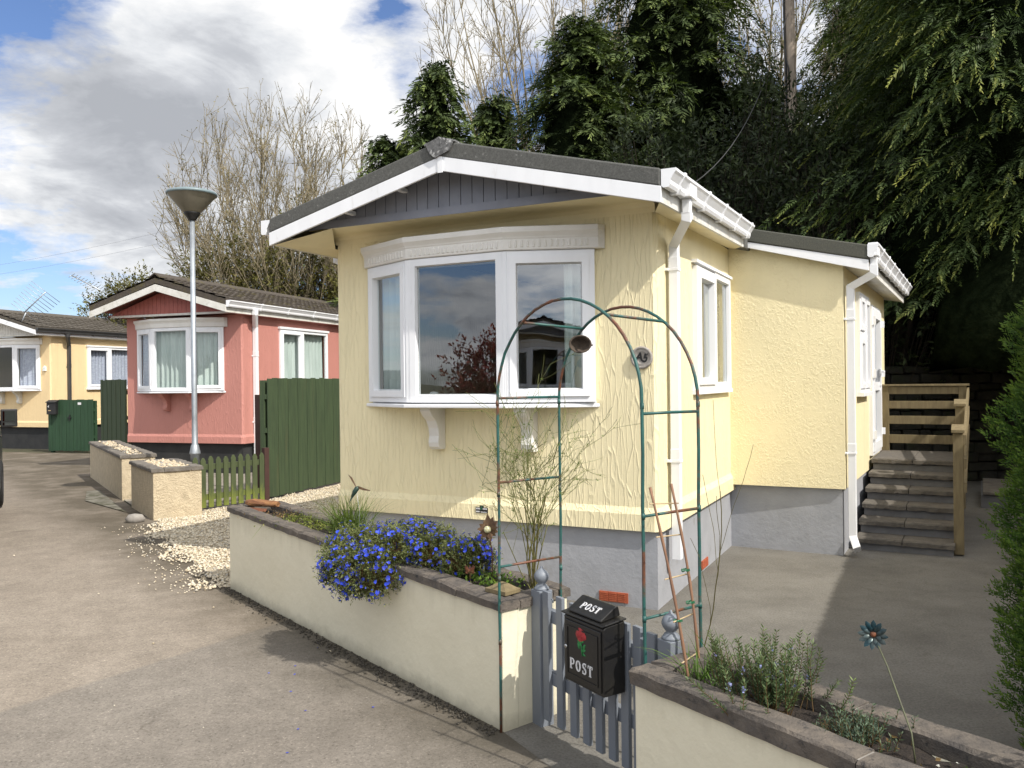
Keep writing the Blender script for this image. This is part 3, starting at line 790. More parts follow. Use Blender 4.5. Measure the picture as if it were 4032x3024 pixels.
win_unit(fr, gl, (.008,.87), (.008,1.28), 1.50, 2.10, T3=XT2); win_unit(fr, gl, (.008,.87), (.008,1.28), 2.10, 2.53, T3=XT2); win_unit(fr, gl, (.008,1.28), (.008,1.70), 1.50, 2.53, T3=XT2)
fr.T = XT; fr.box(-.01,.07,.86,1.71,1.46,1.498); fr.T = None
pw = fr.build('extension_window', [m_white, m_blackpl], home)
for q in gl: q.build('pane', m_glass, pw)
fr = MB(); gl = []
win_unit(fr, gl, (.008,1.93), (.008,2.84), .765, 2.48, sw=.10, T3=XT2)
fr.T = XT
fr.box(-.01,.04,2.02,2.75,1.50,1.60)
for z in (1.0,1.7,2.3): fr.box(.03,.075,1.955,1.995,z-.05,z+.05); fr.box(.03,.085,2.79,2.83,z-.04,z+.04)
fr.T = None
dr = fr.build('front_door', [m_white, m_blackpl], home)
for q in gl: q.build('pane', m_glass, dr)
b = MB(); b.T = XT; b.box(.038,.06,2.67,2.70,1.55,1.76); b.box(.06,.10,2.675,2.695,1.71,1.73); b.box(.085,.10,2.58,2.695,1.71,1.73); b.build('door_handle', m_white, dr, bevel=.004)
hl = local(home)
# things behind the panes
wavy_curtain('curtain', 'pale grey green net curtain behind the narrow left light of the yellow bow window', hl(-2.44,.06), hl(-1.96,-.17), 1.50, 2.60, m_net, .022, .11, 1)
wavy_curtain('curtain', 'white curtain drawn aside at the right end of the yellow bow window', hl(-.72,-.01), hl(-.52,.10), 1.50, 2.60, m_net, .03, .07, 2)
wavy_curtain('curtain', 'pale cream curtain behind the right light of the yellow side window', hl(-.09,1.74), hl(-.09,2.34), 1.55, 2.60, m_drape, .02, .10, 3)
wavy_curtain('curtain', 'pale cream curtain behind the left light of the yellow side window', hl(-.10,1.08), hl(-.10,1.68), 1.55, 2.60, m_drape, .012, .12, 4)
k = thing('candle', 'short white candle in a glass standing inside the bow window', 'candle', hl(-1.80,-.14,1.502))
b = MB(); b.lathe([(.0,0),(.032,0),(.034,.075),(.0,.078)], 14); b.build('wax', m_letter, k)
b = MB(); b.lathe([(.002,.07),(.002,.095),(.0,.096)], 6); b.build('wick', m_blackpl, k)

# round wooden number plaque
pq = thing('number_plaque', 'round carved wood house number A5 on the yellow front wall', 'house number', hl(-.115,-.004,1.815), -TH)
m_wood = M('grey weathered wood', (.40,.37,.335), (.26,.235,.21), 30, .85, .5, 60, .003)
def yl(mb, prof, n=28):   # lathe about the -y axis
    mb.sm = True; mb.loft([[(r_*math.cos(2*PI*k_/n), -d, r_*math.sin(2*PI*k_/n)) for k_ in range(n)] for r_,d in prof]); mb.sm = False
b = MB(); yl(b, [(.001,0),(.082,0),(.083,.012),(.076,.02),(.066,.020),(.063,.014),(.058,.018),(.054,.013),(.049,.018),(.045,.0135),(.001,.0135)]); b.build('disc', m_wood, pq)
def text_part(s, size, mat, parent, T, name='lettering', shear=0.0, ext=.0015, bold=.0):
    cu = bpy.data.curves.new(name,'FONT'); cu.body = s; cu.size = size; cu.align_x = 'CENTER'; cu.align_y = 'CENTER'; cu.shear = shear; cu.extrude = ext; cu.offset = bold
    o = bpy.data.objects.new(name, cu); C.objects.link(o)
    bpy.context.view_layer.update()
    me = bpy.data.meshes.new_from_object(o.evaluated_get(bpy.context.evaluated_depsgraph_get()))
    bpy.data.objects.remove(o); me.materials.clear(); me.materials.append(mat)
    for v in me.vertices: v.co = T(*v.co)
    ob = bpy.data.objects.new(name, me); C.objects.link(ob); ob.parent = parent
    return ob
m_ink = M('black lettering', (.01,.01,.01), (.015,.015,.015), 30, .5)
text_part('A', .082, m_ink, pq, lambda x,y,z: (x-.021,-.0155-z,y+.004), shear=.25, bold=.003)
text_part('5', .082, m_ink, pq, lambda x,y,z: (x+.025,-.0155-z,y-.006), shear=.25, bold=.003)

# little dealer plate low on the wall
tg = thing('wall_plate', 'small black plate with white lettering low on the yellow front wall', 'plate', hl(-1.441,-.024,.634), -TH)
b = MB(); b.box(-.055,.055,-.004,.001,-.022,.022); b.box(-.018,.018,-.003,.001,.022,.036); b.build('backing', m_ink, tg, bevel=.002)
b = MB()
for i, (x0,x1) in enumerate(((-.05,-.043),(-.040,-.035),(-.032,-.024),(-.021,-.014),(.012,.018),(.021,.028),(.031,.037),(.040,.049))): b.box(x0,x1,-.0055,-.0045,.006,.018)
b.box(-.05,-.018,-.0055,-.0045,-.016,-.006); b.box(-.010,.046,-.0055,-.0045,-.014,-.011); b.box(-.006,.046,-.0055,-.0045,-.018,-.016)
b.build('lettering', m_letter, tg)
b = MB(); b.ext_y([(-.010,.002),(0,.002),(.008,.032),(-.002,.032)], -.0062, -.0050); b.build('emblem', m_tie, tg)

# ------------------------------------------------------------------ the other park homes
def tiled_roof(root, ac, hw, y0, y1, ze, zr, te, mat, courses=7, seed=0):
    rs = random.Random(seed); b = MB()
    b.ext_y([(ac-hw,ze-.03),(ac,zr-.04),(ac+hw,ze-.03),(ac+hw,ze-te),(ac,zr-te),(ac-hw,ze-te)], y0+.01, y1)
    sl = math.hypot(hw, zr-ze)
    for s in (-1,1):
        ux, uz = s*hw/sl, (ze-zr)/sl; nx, nz_ = -uz*s*0+(zr-ze)/sl*s, hw/sl
        for c in range(courses):
            t0, t1 = sl*c/courses-.03, sl*(c+1)/courses
            y = y0
            while y < y1:
                yn = min(y+.33, y1); j = rs.uniform(-.007,.007); hi = .03+j
                P = lambda t,y_,h: (ac+ux*t+nx*h, y_, zr+uz*t+nz_*h-.03)
                pr = [(y,.010),(y+.04,.018),(y+.12,.0),(y+.20,.018),(y+.28,.0),(yn,.010)] if yn-y > .3 else [(y,.01),(yn,.01)]
                top = [P(t0,a,.004+h*.6) for a,h in pr] ; bot = [P(t1,a,hi+h) for a,h in pr]; und = [P(t1,a,-.01) for a,h in pr]
                n = len(pr); vs = top+bot+und; fs = []
                for i in range(n-1): fs += [(i,i+1,n+i+1,n+i),(n+i,n+i+1,2*n+i+1,2*n+i)]
                b.add(vs, fs); y = yn
    b.ext_y([(ac-.12,zr-.045),(ac,zr+.03),(ac+.12,zr-.045),(ac+.12,zr-.02),(ac,zr+.055),(ac-.12,zr-.02)], y0-.01, y1)
    return b.build('roof', mat, root)

def small_home(name, label, loc, ang, W, L, zb, zt, wm, panel_m, skirt_m, tile_m, bayp, sidew, rp, gut_m, gut_z, white=m_white, seed=0, pipe=None, strip=True, corb=None):
    h = thing(name, label, 'park home', (loc[0],loc[1],0), ang)
    a0,a2,a3,a1,z0,z1 = bayp
    home_walls(h, W, L, zb, zt, wm, [(a0+.03,a1-.03,z0+.02,z1-.02)], [(s[0]+.03,s[1]-.03,s[2]+.03,s[3]-.03) for s in sidew])
    b = MB(); b.ext_z([(-W+.05,.06),(-.05,.06),(-.05,L-.05),(-W+.05,L-.05)], -.06, zb+.02); b.build('skirt', skirt_m, h)
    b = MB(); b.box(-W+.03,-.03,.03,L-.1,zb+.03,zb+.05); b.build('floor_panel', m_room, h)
    ac, hw, y0, zf, za, fh, ze, zr = rp
    r = tiled_roof(h, ac, hw, y0, L+.4, ze, zr, ze-zf-fh, tile_m, seed=seed)
    gable_front(h, ac, hw, y0+.005, zf, za, fh, white, cover=False)
    gable_panel(h, ac, hw-.1, zt+.02, za+fh*.6, -.30, panel_m, trim=False)
    b = MB(); b.box(-W-.05,.05,-.318,-.303,zt-.005,zt+.035)
    if strip: b.build('gable_trim', m_white2, h)
    b = MB(); b.quad((-W-.1,-.30,zt+.012),(.1,-.30,zt+.012),(.1,.02,zt+.012),(-W-.1,.02,zt+.012))
    b.quad((0,-.02,zt-.03),(hw+ac-.01,y0+.03,zf+.01),(hw+ac-.01,L,zf+.01),(0,L,zt-.03)); b.quad((-W,-.02,zt-.03),(ac-hw+.01,y0+.03,zf+.01),(ac-hw+.01,L,zf+.01),(-W,L,zt-.03))
    for s in (-1,1): b.quad((ac+s*hw,y0+.03,zf+fh),(ac,y0+.03,za+fh),(ac,0,za+fh),(ac+s*hw,0,zf+fh))
    b.build('soffit', panel_m, h)
    ex = ac+hw
    b = MB(); b.box(ex-.02,ex,y0+.03,L,zf,zf+.115); b.build('eave_board', white, h)
    gutter_run(h, ex+.004, y0+.02, L, gut_z, 0, gut_m, brackets=tuple(.3+.9*i for i in range(5)))
    if pipe:
        square_pipe(h, [(ex+.05,pipe-.2,gut_z),(ex+.05,pipe-.2,gut_z-.08),(.05,pipe,gut_z-.30),(.05,pipe,.1)], .075, gut_m, clips=((.05,pipe,2.2),(.05,pipe,.95)))
        b = MB(); b.ext_y([(ex+.012,gut_z+.01),(ex+.09,gut_z+.01),(ex+.08,gut_z-.09),(ex+.02,gut_z-.09)], pipe-.25, pipe-.15); b.build('gutter_outlet', gut_m, h)
    bw = bay(h, a0,a2,a3,a1,.26,z0,z1,.235,(m_white,m_glass2,m_render), sash=(True,False,True), flutes=False)
    for x in (a2+.12, a3-.1): corbel(bw, x, z0-.042, corb or m_white2)
    for s in sidew:
        fr = MB(); gl = []; m_ = (s[0]+s[1])/2-.1
        win_unit(fr, gl, (.008,s[0]), (.008,m_), s[2], s[3]); win_unit(fr, gl, (.008,m_), (.008,s[1]), s[2], s[3], sash=False)
        fr.box(-.01,.06,s[0]-.03,s[1]+.03,s[3]+.002,s[3]+.045); fr.box(-.01,.07,s[0]-.03,s[1]+.03,s[2]-.045,s[2]-.002)
        o = fr.build('side_window', [m_white, m_blackpl], h)
        for q in gl: q.build('pane', m_glass2, o)
    return h
pink = small_home('park_home', 'salmon pink park home with white bow window and mossy tiled roof behind the lamp post', (-4.995,15.246), R(-18.97), 2.72, 10, .56, 2.97,
    m_pink, m_pflat, m_blackskirt, m_tile, (-2.40,-1.82,-.98,-.40,1.555,2.74), [(1.15,2.9,1.62,2.76)],
    (-1.41,1.555,-.65,2.955,3.395,.125,3.215,3.68), m_white, 3.045, m_white2, 3, .33, corb=m_pink)
cream = small_home('park_home', 'cream park home with black gutter and skirt at the far left edge', (-12.35,22.0), R(-20), 2.8, 10, .58, 3.03,
    m_cream, m_white2, m_blackskirt, m_tile2, (-2.42,-1.84,-.98,-.35,1.60,2.80), [(1.18,2.95,1.62,2.78)],
    (-1.42,1.60,-.60,3.03,3.46,.12,3.26,3.72), m_greypl, 3.09, m_white, 5, .55)
pl_, cl_ = local(pink), local(cream)
wavy_curtain('curtain', 'grey green net curtain across the pink bow window', pl_(-1.86,-.16), pl_(-.95,-.16), 1.56, 2.72, m_net, .025, .12, 11)
wavy_curtain('curtain', 'grey green net curtain in the right light of the pink bow window', pl_(-.93,-.14), pl_(-.46,.06), 1.56, 2.72, m_net, .025, .12, 12)
wavy_curtain('curtain', 'frilled white curtain in the narrow left light of the pink bow window', pl_(-2.34,.04), pl_(-1.92,-.14), 1.56, 2.72, m_lace, .03, .10, 13)
wavy_curtain('curtain', 'pale net curtain in the pink side window above the green fence', pl_(-.10,1.2), pl_(-.10,2.85), 1.6, 2.74, m_net, .025, .13, 14)
wavy_curtain('curtain', 'bluish net curtain in the right light of the far left bow window', cl_(-.92,-.14), cl_(-.42,.04), 1.61, 2.78, m_lace, .025, .13, 15)
wavy_curtain('curtain', 'patterned lace curtain in the side window of the far left home', cl_(-.10,1.24), cl_(-.10,2.90), 1.64, 2.76, m_lace, .02, .12, 16)
b = MB(); b.ext_y([(-.05,-.06),(.05,-.06),(.05,.02),(0,.06),(-.05,.02)], -.03, 0); b.box(-.055,.055,-.045,0,-.075,-.06)
hp = thing('wall_lantern', 'tiny white house-shaped box on the cream wall beside the bow window', 'ornament', cl_(-.19,-.002,2.17), R(-20)); b.build('shell', m_white, hp)
b = MB(); b.box(-.03,.03,-.033,-.0305,-.045,.01); b.build('face', m_net, hp)

# homes the bow window mirrors, and the one whose eaves shade the yard
def plain_home(label, loc, ang, wm, tm, bayp=(-2.3,-1.8,-1.0,-.5,1.5,2.6)):
    return small_home('park_home', label, loc, ang, 2.88, 10, .56, 2.93, wm, m_gpanel, m_blackskirt, tm, bayp, [(1.2,2.8,1.6,2.6)],
        (-1.44,1.647,-.59,2.79,3.2,.106,3.014,3.42), m_white, 2.9)
nb = plain_home('cream park home on the far right whose eaves shade the yard', hl(7.05,-1.95), -TH, m_cream, m_tile)
ac_ = plain_home('park home across the road mirrored in the bow window', hl(3.2,-16.5), PI-TH+.25, m_cream, m_tile2)
ac2 = plain_home('second park home across the road mirrored in the bow window', hl(-9.5,-19), PI-TH-.1, m_white2, m_tile)

# ------------------------------------------------------------------ planters
def planter(name, label, fr, Ls, wd, hA, hB, cop, wm, cm, soil_m, cw=.115, slab=.45, th=.05, oh=.014, seed=0, ends=(True,True), soil_drop=.06):
    rs = random.Random(seed)
    o = thing(name, label, 'planter', fr(0,0,0))
    ox, oy = fr(0,0,0)[:2]; f = lambda s,n,z: (fr(s,n,z)[0]-ox, fr(s,n,z)[1]-oy, z)
    ht = lambda s: hA+(hB-hA)*s/Ls
    N = 24
    def wall(mb, s0, s1, n0, n1):
        k = max(2,int((s1-s0)/.12)); mb.T = f
        mb.loft([[(s0+(s1-s0)*i/k,n0,-.06),(s0+(s1-s0)*i/k,n1,-.06),(s0+(s1-s0)*i/k,n1,ht(s0+(s1-s0)*i/k)-th+.003),(s0+(s1-s0)*i/k,n0,ht(s0+(s1-s0)*i/k)-th+.003)] for i in range(k+1)])
    b = MB(); t_ = .10
    wall(b, 0, Ls, 0, t_); wall(b, 0, Ls, wd-t_, wd); wall(b, 0.002, t_, t_-.01, wd-t_+.01); wall(b, Ls-t_, Ls-.002, t_-.01, wd-t_+.01)
    b.build('wall', wm, o, bevel=.008)
    def stone(s0,s1,n0,n1):
        mb = MB(); mb.T = f; k = max(2,int((s1-s0)/.07)); m_ = max(1,int((n1-n0)/.06)); rings = []
        for i in range(k+1):
            s = s0+(s1-s0)*i/k; j = lambda a=.004: rs.uniform(-a,a); z = ht(s); e = .006 if i in (0,k) else 0
            rings.append([(s,n0+j(),z-th+j(.002)),(s,n0+j()-.001,z-.012-e+j(.003)),(s,n0+.010+j(),z-e+j(.003)),(s,(n0+n1)/2,z-e+j(.003)),(s,n1-.010+j(),z-e+j(.003)),(s,n1+j(),z-.012-e+j(.003)),(s,n1+j(),z-th+j(.002))])
        mb.loft(rings); return mb.build('coping_stone', cm, o)
    def run(n0, n1, a, c):
        s = a
        while s < c-.01:
            e = min(s+slab*rs.uniform(.85,1.15), c)
            if c-e < .15: e = c
            stone(s+.004, e-.004, n0, n1); s = e
        mb = MB(); mb.T = f; mb.loft([[(q,n0+.012,ht(q)-th-.001),(q,n1-.012,ht(q)-th-.001),(q,n1-.012,ht(q)-.010),(q,n0+.012,ht(q)-.010)] for q in (a+.01,c-.01)]); mb.build('mortar_bed', m_mortar, o)
    run(-oh, cw-oh, -oh, Ls+oh); run(wd-cw+oh, wd+oh, -oh, Ls+oh)
    for s0, on in ((-oh,ends[0]),(Ls+oh-cw,ends[1])):
        if on: stone(s0, s0+cw, cw-oh+.004, wd-cw+oh-.004)
    b = MB(); b.T = f; K = 40
    n0, n1 = t_-.01, wd-t_+.01; vs = []; fs = []
    for i in range(K+1):
        for j in range(9):
            s = t_-.01+(Ls-2*t_+.02)*i/K; vs.append((s, n0+(n1-n0)*j/8, ht(s)-soil_drop+rs.uniform(-.012,.012)+.02*math.sin(PI*j/8)))
    for i in range(K):
        for j in range(8): fs.append((i*9+j,(i+1)*9+j,(i+1)*9+j+1,i*9+j+1))
    b.sm = True; b.add(vs, fs); b.build('soil', soil_m, o)
    return o, ht
PL = frame(-2.325,6.717,.6255,-.780); PLn = 3.62
planter('planter', 'long cream painted wall planter with brown stone coping in front of the yellow home', PL, PLn, .42, .668, .612, None, m_plpaint, m_coping, m_soil, seed=1)
PR = frame(.436,3.013,.574,-.819)
planter('planter', 'cream painted wall planter with lichened coping at the lower right, right of the gate', PR, 2.7, .385, .60, .60, None, m_plpaint, m_coping, m_soil, seed=2, cw=.105, slab=.8, th=.062)
PF1 = frame(-7.78,15.12,.551,-.834)
planter('planter', 'rear roughcast planter with white chippings beside the pink home', PF1, 3.76, .46, .65, .65, None, m_harl, m_coping2, m_mortar, seed=3, cw=.13, slab=.5, oh=.02, soil_drop=.03)
PF2 = frame(-5.24,11.27,.573,-.819)
planter('planter', 'front square-ended roughcast planter beside the low picket fence', PF2, 1.40, .58, .635, .635, None, m_harl, m_coping2, m_mortar, seed=4, cw=.15, slab=.6, oh=.02, soil_drop=.03)

# ------------------------------------------------------------------ gate, posts, post box
GX, GY = .125, 3.985; GD = (.5275,-.8496)
GF = frame(GX,GY,*GD); ga = math.atan2(GD[1],GD[0])
def gate_post(label, s, zt_):
    p = thing('gate_post', label, 'gate post', GF(s,.012,0), ga, 'gate posts')
    b = MB(); b.box(-.038,.038,-.038,.038,-.05,zt_); b.build('shaft', m_gate, p, bevel=.003)
    b = MB(); b.lathe([(.0,0),(.036,0),(.038,.006),(.034,.012),(.029,.016),(.027,.022),(.018,.028),(.024,.036),(.033,.048),(.037,.060),(.036,.072),(.030,.084),(.019,.094),(.010,.100),(.0065,.106),(.005,.112),(.0,.114)], 24, (0,0,zt_)); b.build('finial', m_gate, p)
    return p
gate_post('grey gate post with ball finial at the end of the long planter', -.005, .640)
gate_post('grey gate post with ball finial at the corner of the right planter', .905, .635)
gt = thing('garden_gate', 'low blue grey wooden picket gate carrying the black post box', 'gate', (GX,GY,0), ga)
gtop = [.650,.646,.640,.636,.634,.636,.642,.646,.640]
for s, z in zip((.073,.184,.29,.386,.478,.568,.655,.735,.820), gtop):
    b = MB(); b.box(s-.024,s+.024,-.021,-.002,.035,z); b.build('picket', m_gate, gt, bevel=.002)
for z in (.205,.50):
    b = MB(); b.box(.045,.86,-.0005,.032,z,z+.06); b.build('rail', m_gate, gt, bevel=.002)
b = MB(); b.ext_y([(.08,.268),(.14,.268),(.83,.497),(.77,.497)], .001, .030); b.build('brace', m_gate, gt)
b = MB(); b.tube([(.03,.03,.60),(.055,.034,.60),(.06,.034,.585)], .004, 6); b.build('latch', m_steel, gt)

BX = GF(.392,-.026,0)
px_ = thing('post_box', 'black metal post box lettered POST with a red rose, hung on the grey gate', 'post box', (BX[0],BX[1],.357), ga)
bw_, bd_, bh_ = .276, .112, .285
b = MB(); b.ext_x([(0,0),(-bd_,0),(-bd_,bh_-.008),(-bd_+.012,bh_),(0,bh_+.012)], 0, bw_); b.build('body', m_black, px_, bevel=.004)
b = MB(); b.box(.012,bw_-.012,-bd_-.006,-bd_-.0005,.014,bh_-.02); 
dp = b.build('door', m_black, px_, bevel=.003)
b = MB()
for x0,x1,z0,z1 in ((.03,bw_-.03,.034,.040),(.03,bw_-.03,bh_-.048,bh_-.042),(.03,.036,.040,bh_-.048),(bw_-.036,bw_-.03,.040,bh_-.048)): b.box(x0,x1,-bd_-.0095,-bd_-.0062,z0,z1)
b.build('door_moulding', m_black, dp)
b = MB(); yl(b, [(.001,0),(.009,0),(.009,.005),(.006,.007),(.001,.007)], 16)
lk = b.build('lock', m_chrome, px_); lk.location = (.024,-bd_-.006,.148)
b = MB(); b.box(-.0045,.0045,-.0078,-.0066,-.001,.001); b.build('keyhole', m_ink, lk)
# sloping lid with the letter flap
b = MB(); b.ext_x([(-bd_-.010,bh_+.002),(-bd_-.010,bh_+.010),(.004,bh_+.026),(.004,bh_+.018)], -.008, bw_+.008); b.build('lid', m_black, px_, bevel=.003)
b = MB(); b.ext_x([(-bd_+.004,bh_+.014),(-bd_+.004,bh_+.024),(-.028,bh_+.072),(-.014,bh_+.070),(-.004,bh_+.030)], .022, bw_-.022); fl = b.build('letter_flap', m_black, px_, bevel=.004)
b = MB()
def stroke(mb, pts, w, f, closed=False):
    P = [Vector(p) for p in pts]; n = len(P); L_, R_ = [], []
    for i in range(n):
        a = P[(i-1)%n] if closed or i else P[0]; c = P[(i+1)%n] if closed or i < n-1 else P[-1]
        t = (c-a).normalized(); nn = Vector((-t.y,t.x)); ww = w(i/(n-1 if not closed else n)) if callable(w) else w
        L_.append(P[i]+nn*ww/2); R_.append(P[i]-nn*ww/2)
    m_ = n if closed else n-1
    for i in range(m_):
        j = (i+1)%n
        q = [L_[i],L_[j],R_[j],R_[i]]
        mb.add([f(v.x,v.y,.0) for v in q]+[f(v.x,v.y,.0022) for v in q], [(4,5,6,7),(0,1,5,4),(1,2,6,5),(2,3,7,6),(3,0,4,7)])
def letters_post(mb, h, f, gap=.26):
    """POST in slab serifs, height h; f maps (x,y,raise)"""
    x = 0; F = lambda x_,y_,r: f(x_,y_,r)
    tk, tn = .20*h, .085*h
    def line(x0,y0,x1,y1,w_): stroke(mb, [(x0,y0),(x1,y1)], w_, F)
    # P
    line(x+.14*h,0,x+.14*h,h,tk); line(x,.04*h,x+.34*h,.04*h,tn); line(x,.96*h,x+.2*h,.96*h,tn)
    stroke(mb, [(x+.18*h,.955*h)]+[(x+.36*h+.24*h*math.sin(a), .71*h+.245*h*math.cos(a)) for a in [PI*k/10 for k in range(11)]]+[(x+.18*h,.465*h)], lambda t: tn+(tk*.85-tn)*math.sin(PI*t)**2, F)
    x += .66*h+gap*h
    # O
    stroke(mb, [(x+.36*h+.28*h*math.cos(a), .5*h+.46*h*math.sin(a)) for a in [2*PI*k/28 for k in range(28)]], lambda t: tn+(tk-tn)*abs(math.cos(2*PI*t)), F, closed=True)
    x += .74*h+gap*h
    # S
    sp = [(.50,.80),(.44,.93),(.30,.965),(.14,.92),(.08,.77),(.14,.63),(.30,.53),(.46,.42),(.52,.27),(.46,.10),(.29,.035),(.12,.07),(.05,.22)]
    stroke(mb, [(x+a*h,c*h) for a,c in sp], lambda t: tn+(tk*.85-tn)*math.sin(PI*t), F); line(x+.51*h,.72*h,x+.51*h,h,tn); line(x+.05*h,0,x+.05*h,.28*h,tn)
    x += .58*h+gap*h
    # T
    line(x+.32*h,0,x+.32*h,h,tk); line(x,.955*h,x+.64*h,.955*h,tn); line(x+.03*h,.72*h,x+.03*h,h,tn); line(x+.61*h,.72*h,x+.61*h,h,tn); line(x+.16*h,.04*h,x+.48*h,.04*h,tn)
    return x+.64*h
lw = 3.36
h1 = .046
b = MB(); letters_post(b, h1, lambda x,y,r: (.052+x,-bd_-.0062-r,.062+y)); b.build('lettering', m_letter, dp)
fa = math.atan2(.048,.080); fc, fs_ = math.cos(fa), math.sin(fa)
b = MB(); letters_post(b, .036, lambda x,y,r: (.080+x, (-bd_+.004)+(.024+y)*fc-r*fs_-.0005, bh_+.024+(.024+y)*fs_+r*fc+.0005)); b.build('lettering', m_letter, fl)
# rose in relief
def disc_leaf(mb, cx_, cz, l, w_, ang, y, bulge=.004):
    c, s = math.cos(ang), math.sin(ang); P = []
    for k in range(12):
        a = 2*PI*k/12; u_ = l/2*math.cos(a); v_ = w_/2*math.sin(a)*(1-.25*math.cos(a)); P.append((cx_+u_*c-v_*s, y, cz+u_*s+v_*c))
    mb.sm = True; n = len(P); mb.add(P+[(cx_,y-bulge,cz)], [(i,(i+1)%n,n) for i in range(n)]); mb.sm = False
yb = -bd_-.0065
b = MB()
for cx_, cz, l, w_, a in ((.130,.222,.066,.056,.4),(.118,.220,.040,.044,1.2),(.145,.220,.036,.046,1.7),(.128,.222,.040,.036,.3),(.114,.225,.026,.030,1.2),(.145,.224,.024,.032,1.7),(.130,.240,.036,.020,-.2),(.128,.205,.034,.022,.2),(.131,.224,.020,.020,.5),(.124,.232,.014,.012,.9),(.138,.214,.018,.012,.9)):
    disc_leaf(b, cx_, cz, l, w_, a, yb-.001*random.Random(int(cx_*9999)).random()*2, .006)
b.build('rose_flower', m_rose, dp)
b = MB()
b.tube([(.132,yb-.001,.200),(.136,yb-.002,.165),(.142,yb-.001,.135)], .0022, 6)
for cx_, cz, l, w_, a in ((.117,.186,.030,.014,2.3),(.113,.172,.028,.013,2.1),(.152,.176,.032,.015,.9),(.150,.160,.028,.014,.4),(.124,.197,.018,.009,2.8),(.143,.195,.018,.009,.5),(.152,.143,.022,.010,-.3)):
    disc_leaf(b, cx_, cz, l, w_, a, yb, .003)
b.build('rose_leaves', m_leafp, dp)

# ------------------------------------------------------------------ garden arch, feeder, bamboo trellis
FL, BL, FR, BR = (-.070,3.886), (.233,4.10), (.505,3.20), (.766,3.39)
ar = thing('garden_arch', 'green and rusty metal garden arch over the grey gate', 'arch', (0,0,0))
def hoop(A, B, z0, top, nm='hoop'):
    A, B = Vector(A), Vector(B); c = (A+B)/2; d = (B-A)/2; b = MB(); pts = []
    for k in range(8): pts.append((A.x,A.y,-.03+(z0+.03)*k/8))
    for k in range(25):
        a = PI*k/24; q = c-d*math.cos(a); pts.append((q.x,q.y,z0+(top-z0)*math.sin(a)))
    for k in range(8): pts.append((B.x,B.y,z0-(z0+.03)*(k+1)/8))
    rs = random.Random(3); b.tube([(p[0]+rs.uniform(-.002,.002),p[1]+rs.uniform(-.002,.002),p[2]) for p in pts], .0068, 10)
    for P_ in (A,B):
        for z in (.42,.72,1.12,1.55): b.tube([(P_.x,P_.y,z-.012),(P_.x,P_.y,z+.012)], .0082, 10)
    return b.build(nm, m_arch, ar)
hoop(FL, FR, 1.56, 2.005); hoop(BL, BR, 1.55, 1.985)
def hp_pt(A,B,z0,top,a):
    A,B = Vector(A),Vector(B); c=(A+B)/2; d=(B-A)/2; q = c-d*math.cos(a); return (q.x,q.y,z0+(top-z0)*math.sin(a))
for A,B,zz in ((FL,BL,(.775,1.174,1.573)),(FR,BR,(.72,1.12,1.52))):
    for z in zz:
        b = MB(); b.tube([(A[0],A[1],z),((A[0]+B[0])/2,(A[1]+B[1])/2,z+.001),(B[0],B[1],z)], .0060, 8); b.build('rung', m_arch, ar)
for a in (.30*PI,.70*PI):
    b = MB(); b.tube([hp_pt(FL,FR,1.56,2.005,a), hp_pt(BL,BR,1.55,1.985,a)], .0062, 8); b.build('rung', m_arch, ar)
pb = hp_pt(BL,BR,1.55,1.985,.30*PI)
m_coco = M('coconut shell', (.10,.075,.055), (.045,.034,.027), 40, .95, .9, 70, .006)
fd = thing('coconut_feeder', 'half coconut shell bird feeder hanging from the garden arch', 'bird feeder', (pb[0]-.015,pb[1]-.03,pb[2]-.075))
b = MB(); b.sm = True
rings = []
for k, (a, rr) in enumerate([(0,.002),(.35,.055*math.sin(.35)),(.7,.055*math.sin(.7)),(1.1,.055*math.sin(1.1)),(1.57,.055),(1.57,.047),(1.1,.047*math.sin(1.1)),(.6,.047*math.sin(.6)),(0,.001)]):
    R0 = .055 if k < 5 else .047
    rings.append([(rr*math.cos(2*PI*j/18), -(-R0*math.cos(a))*1.0+0, rr*math.sin(2*PI*j/18)*.80) for j in range(18)])
b.loft(rings); b.build('shell', m_coco, fd); 
b = MB(); b.tube([(.045,.01,-.005),(.055,.005,-.006),(.062,.0,-.004)], [.006,.005,.002], 6); b.build('perch', m_coco, fd)
b = MB(); b.tube([(0,.01,.040),(.006,.02,.06),(.015,.03,.082)], .0018, 5); b.build('hook', m_blackpl, fd)

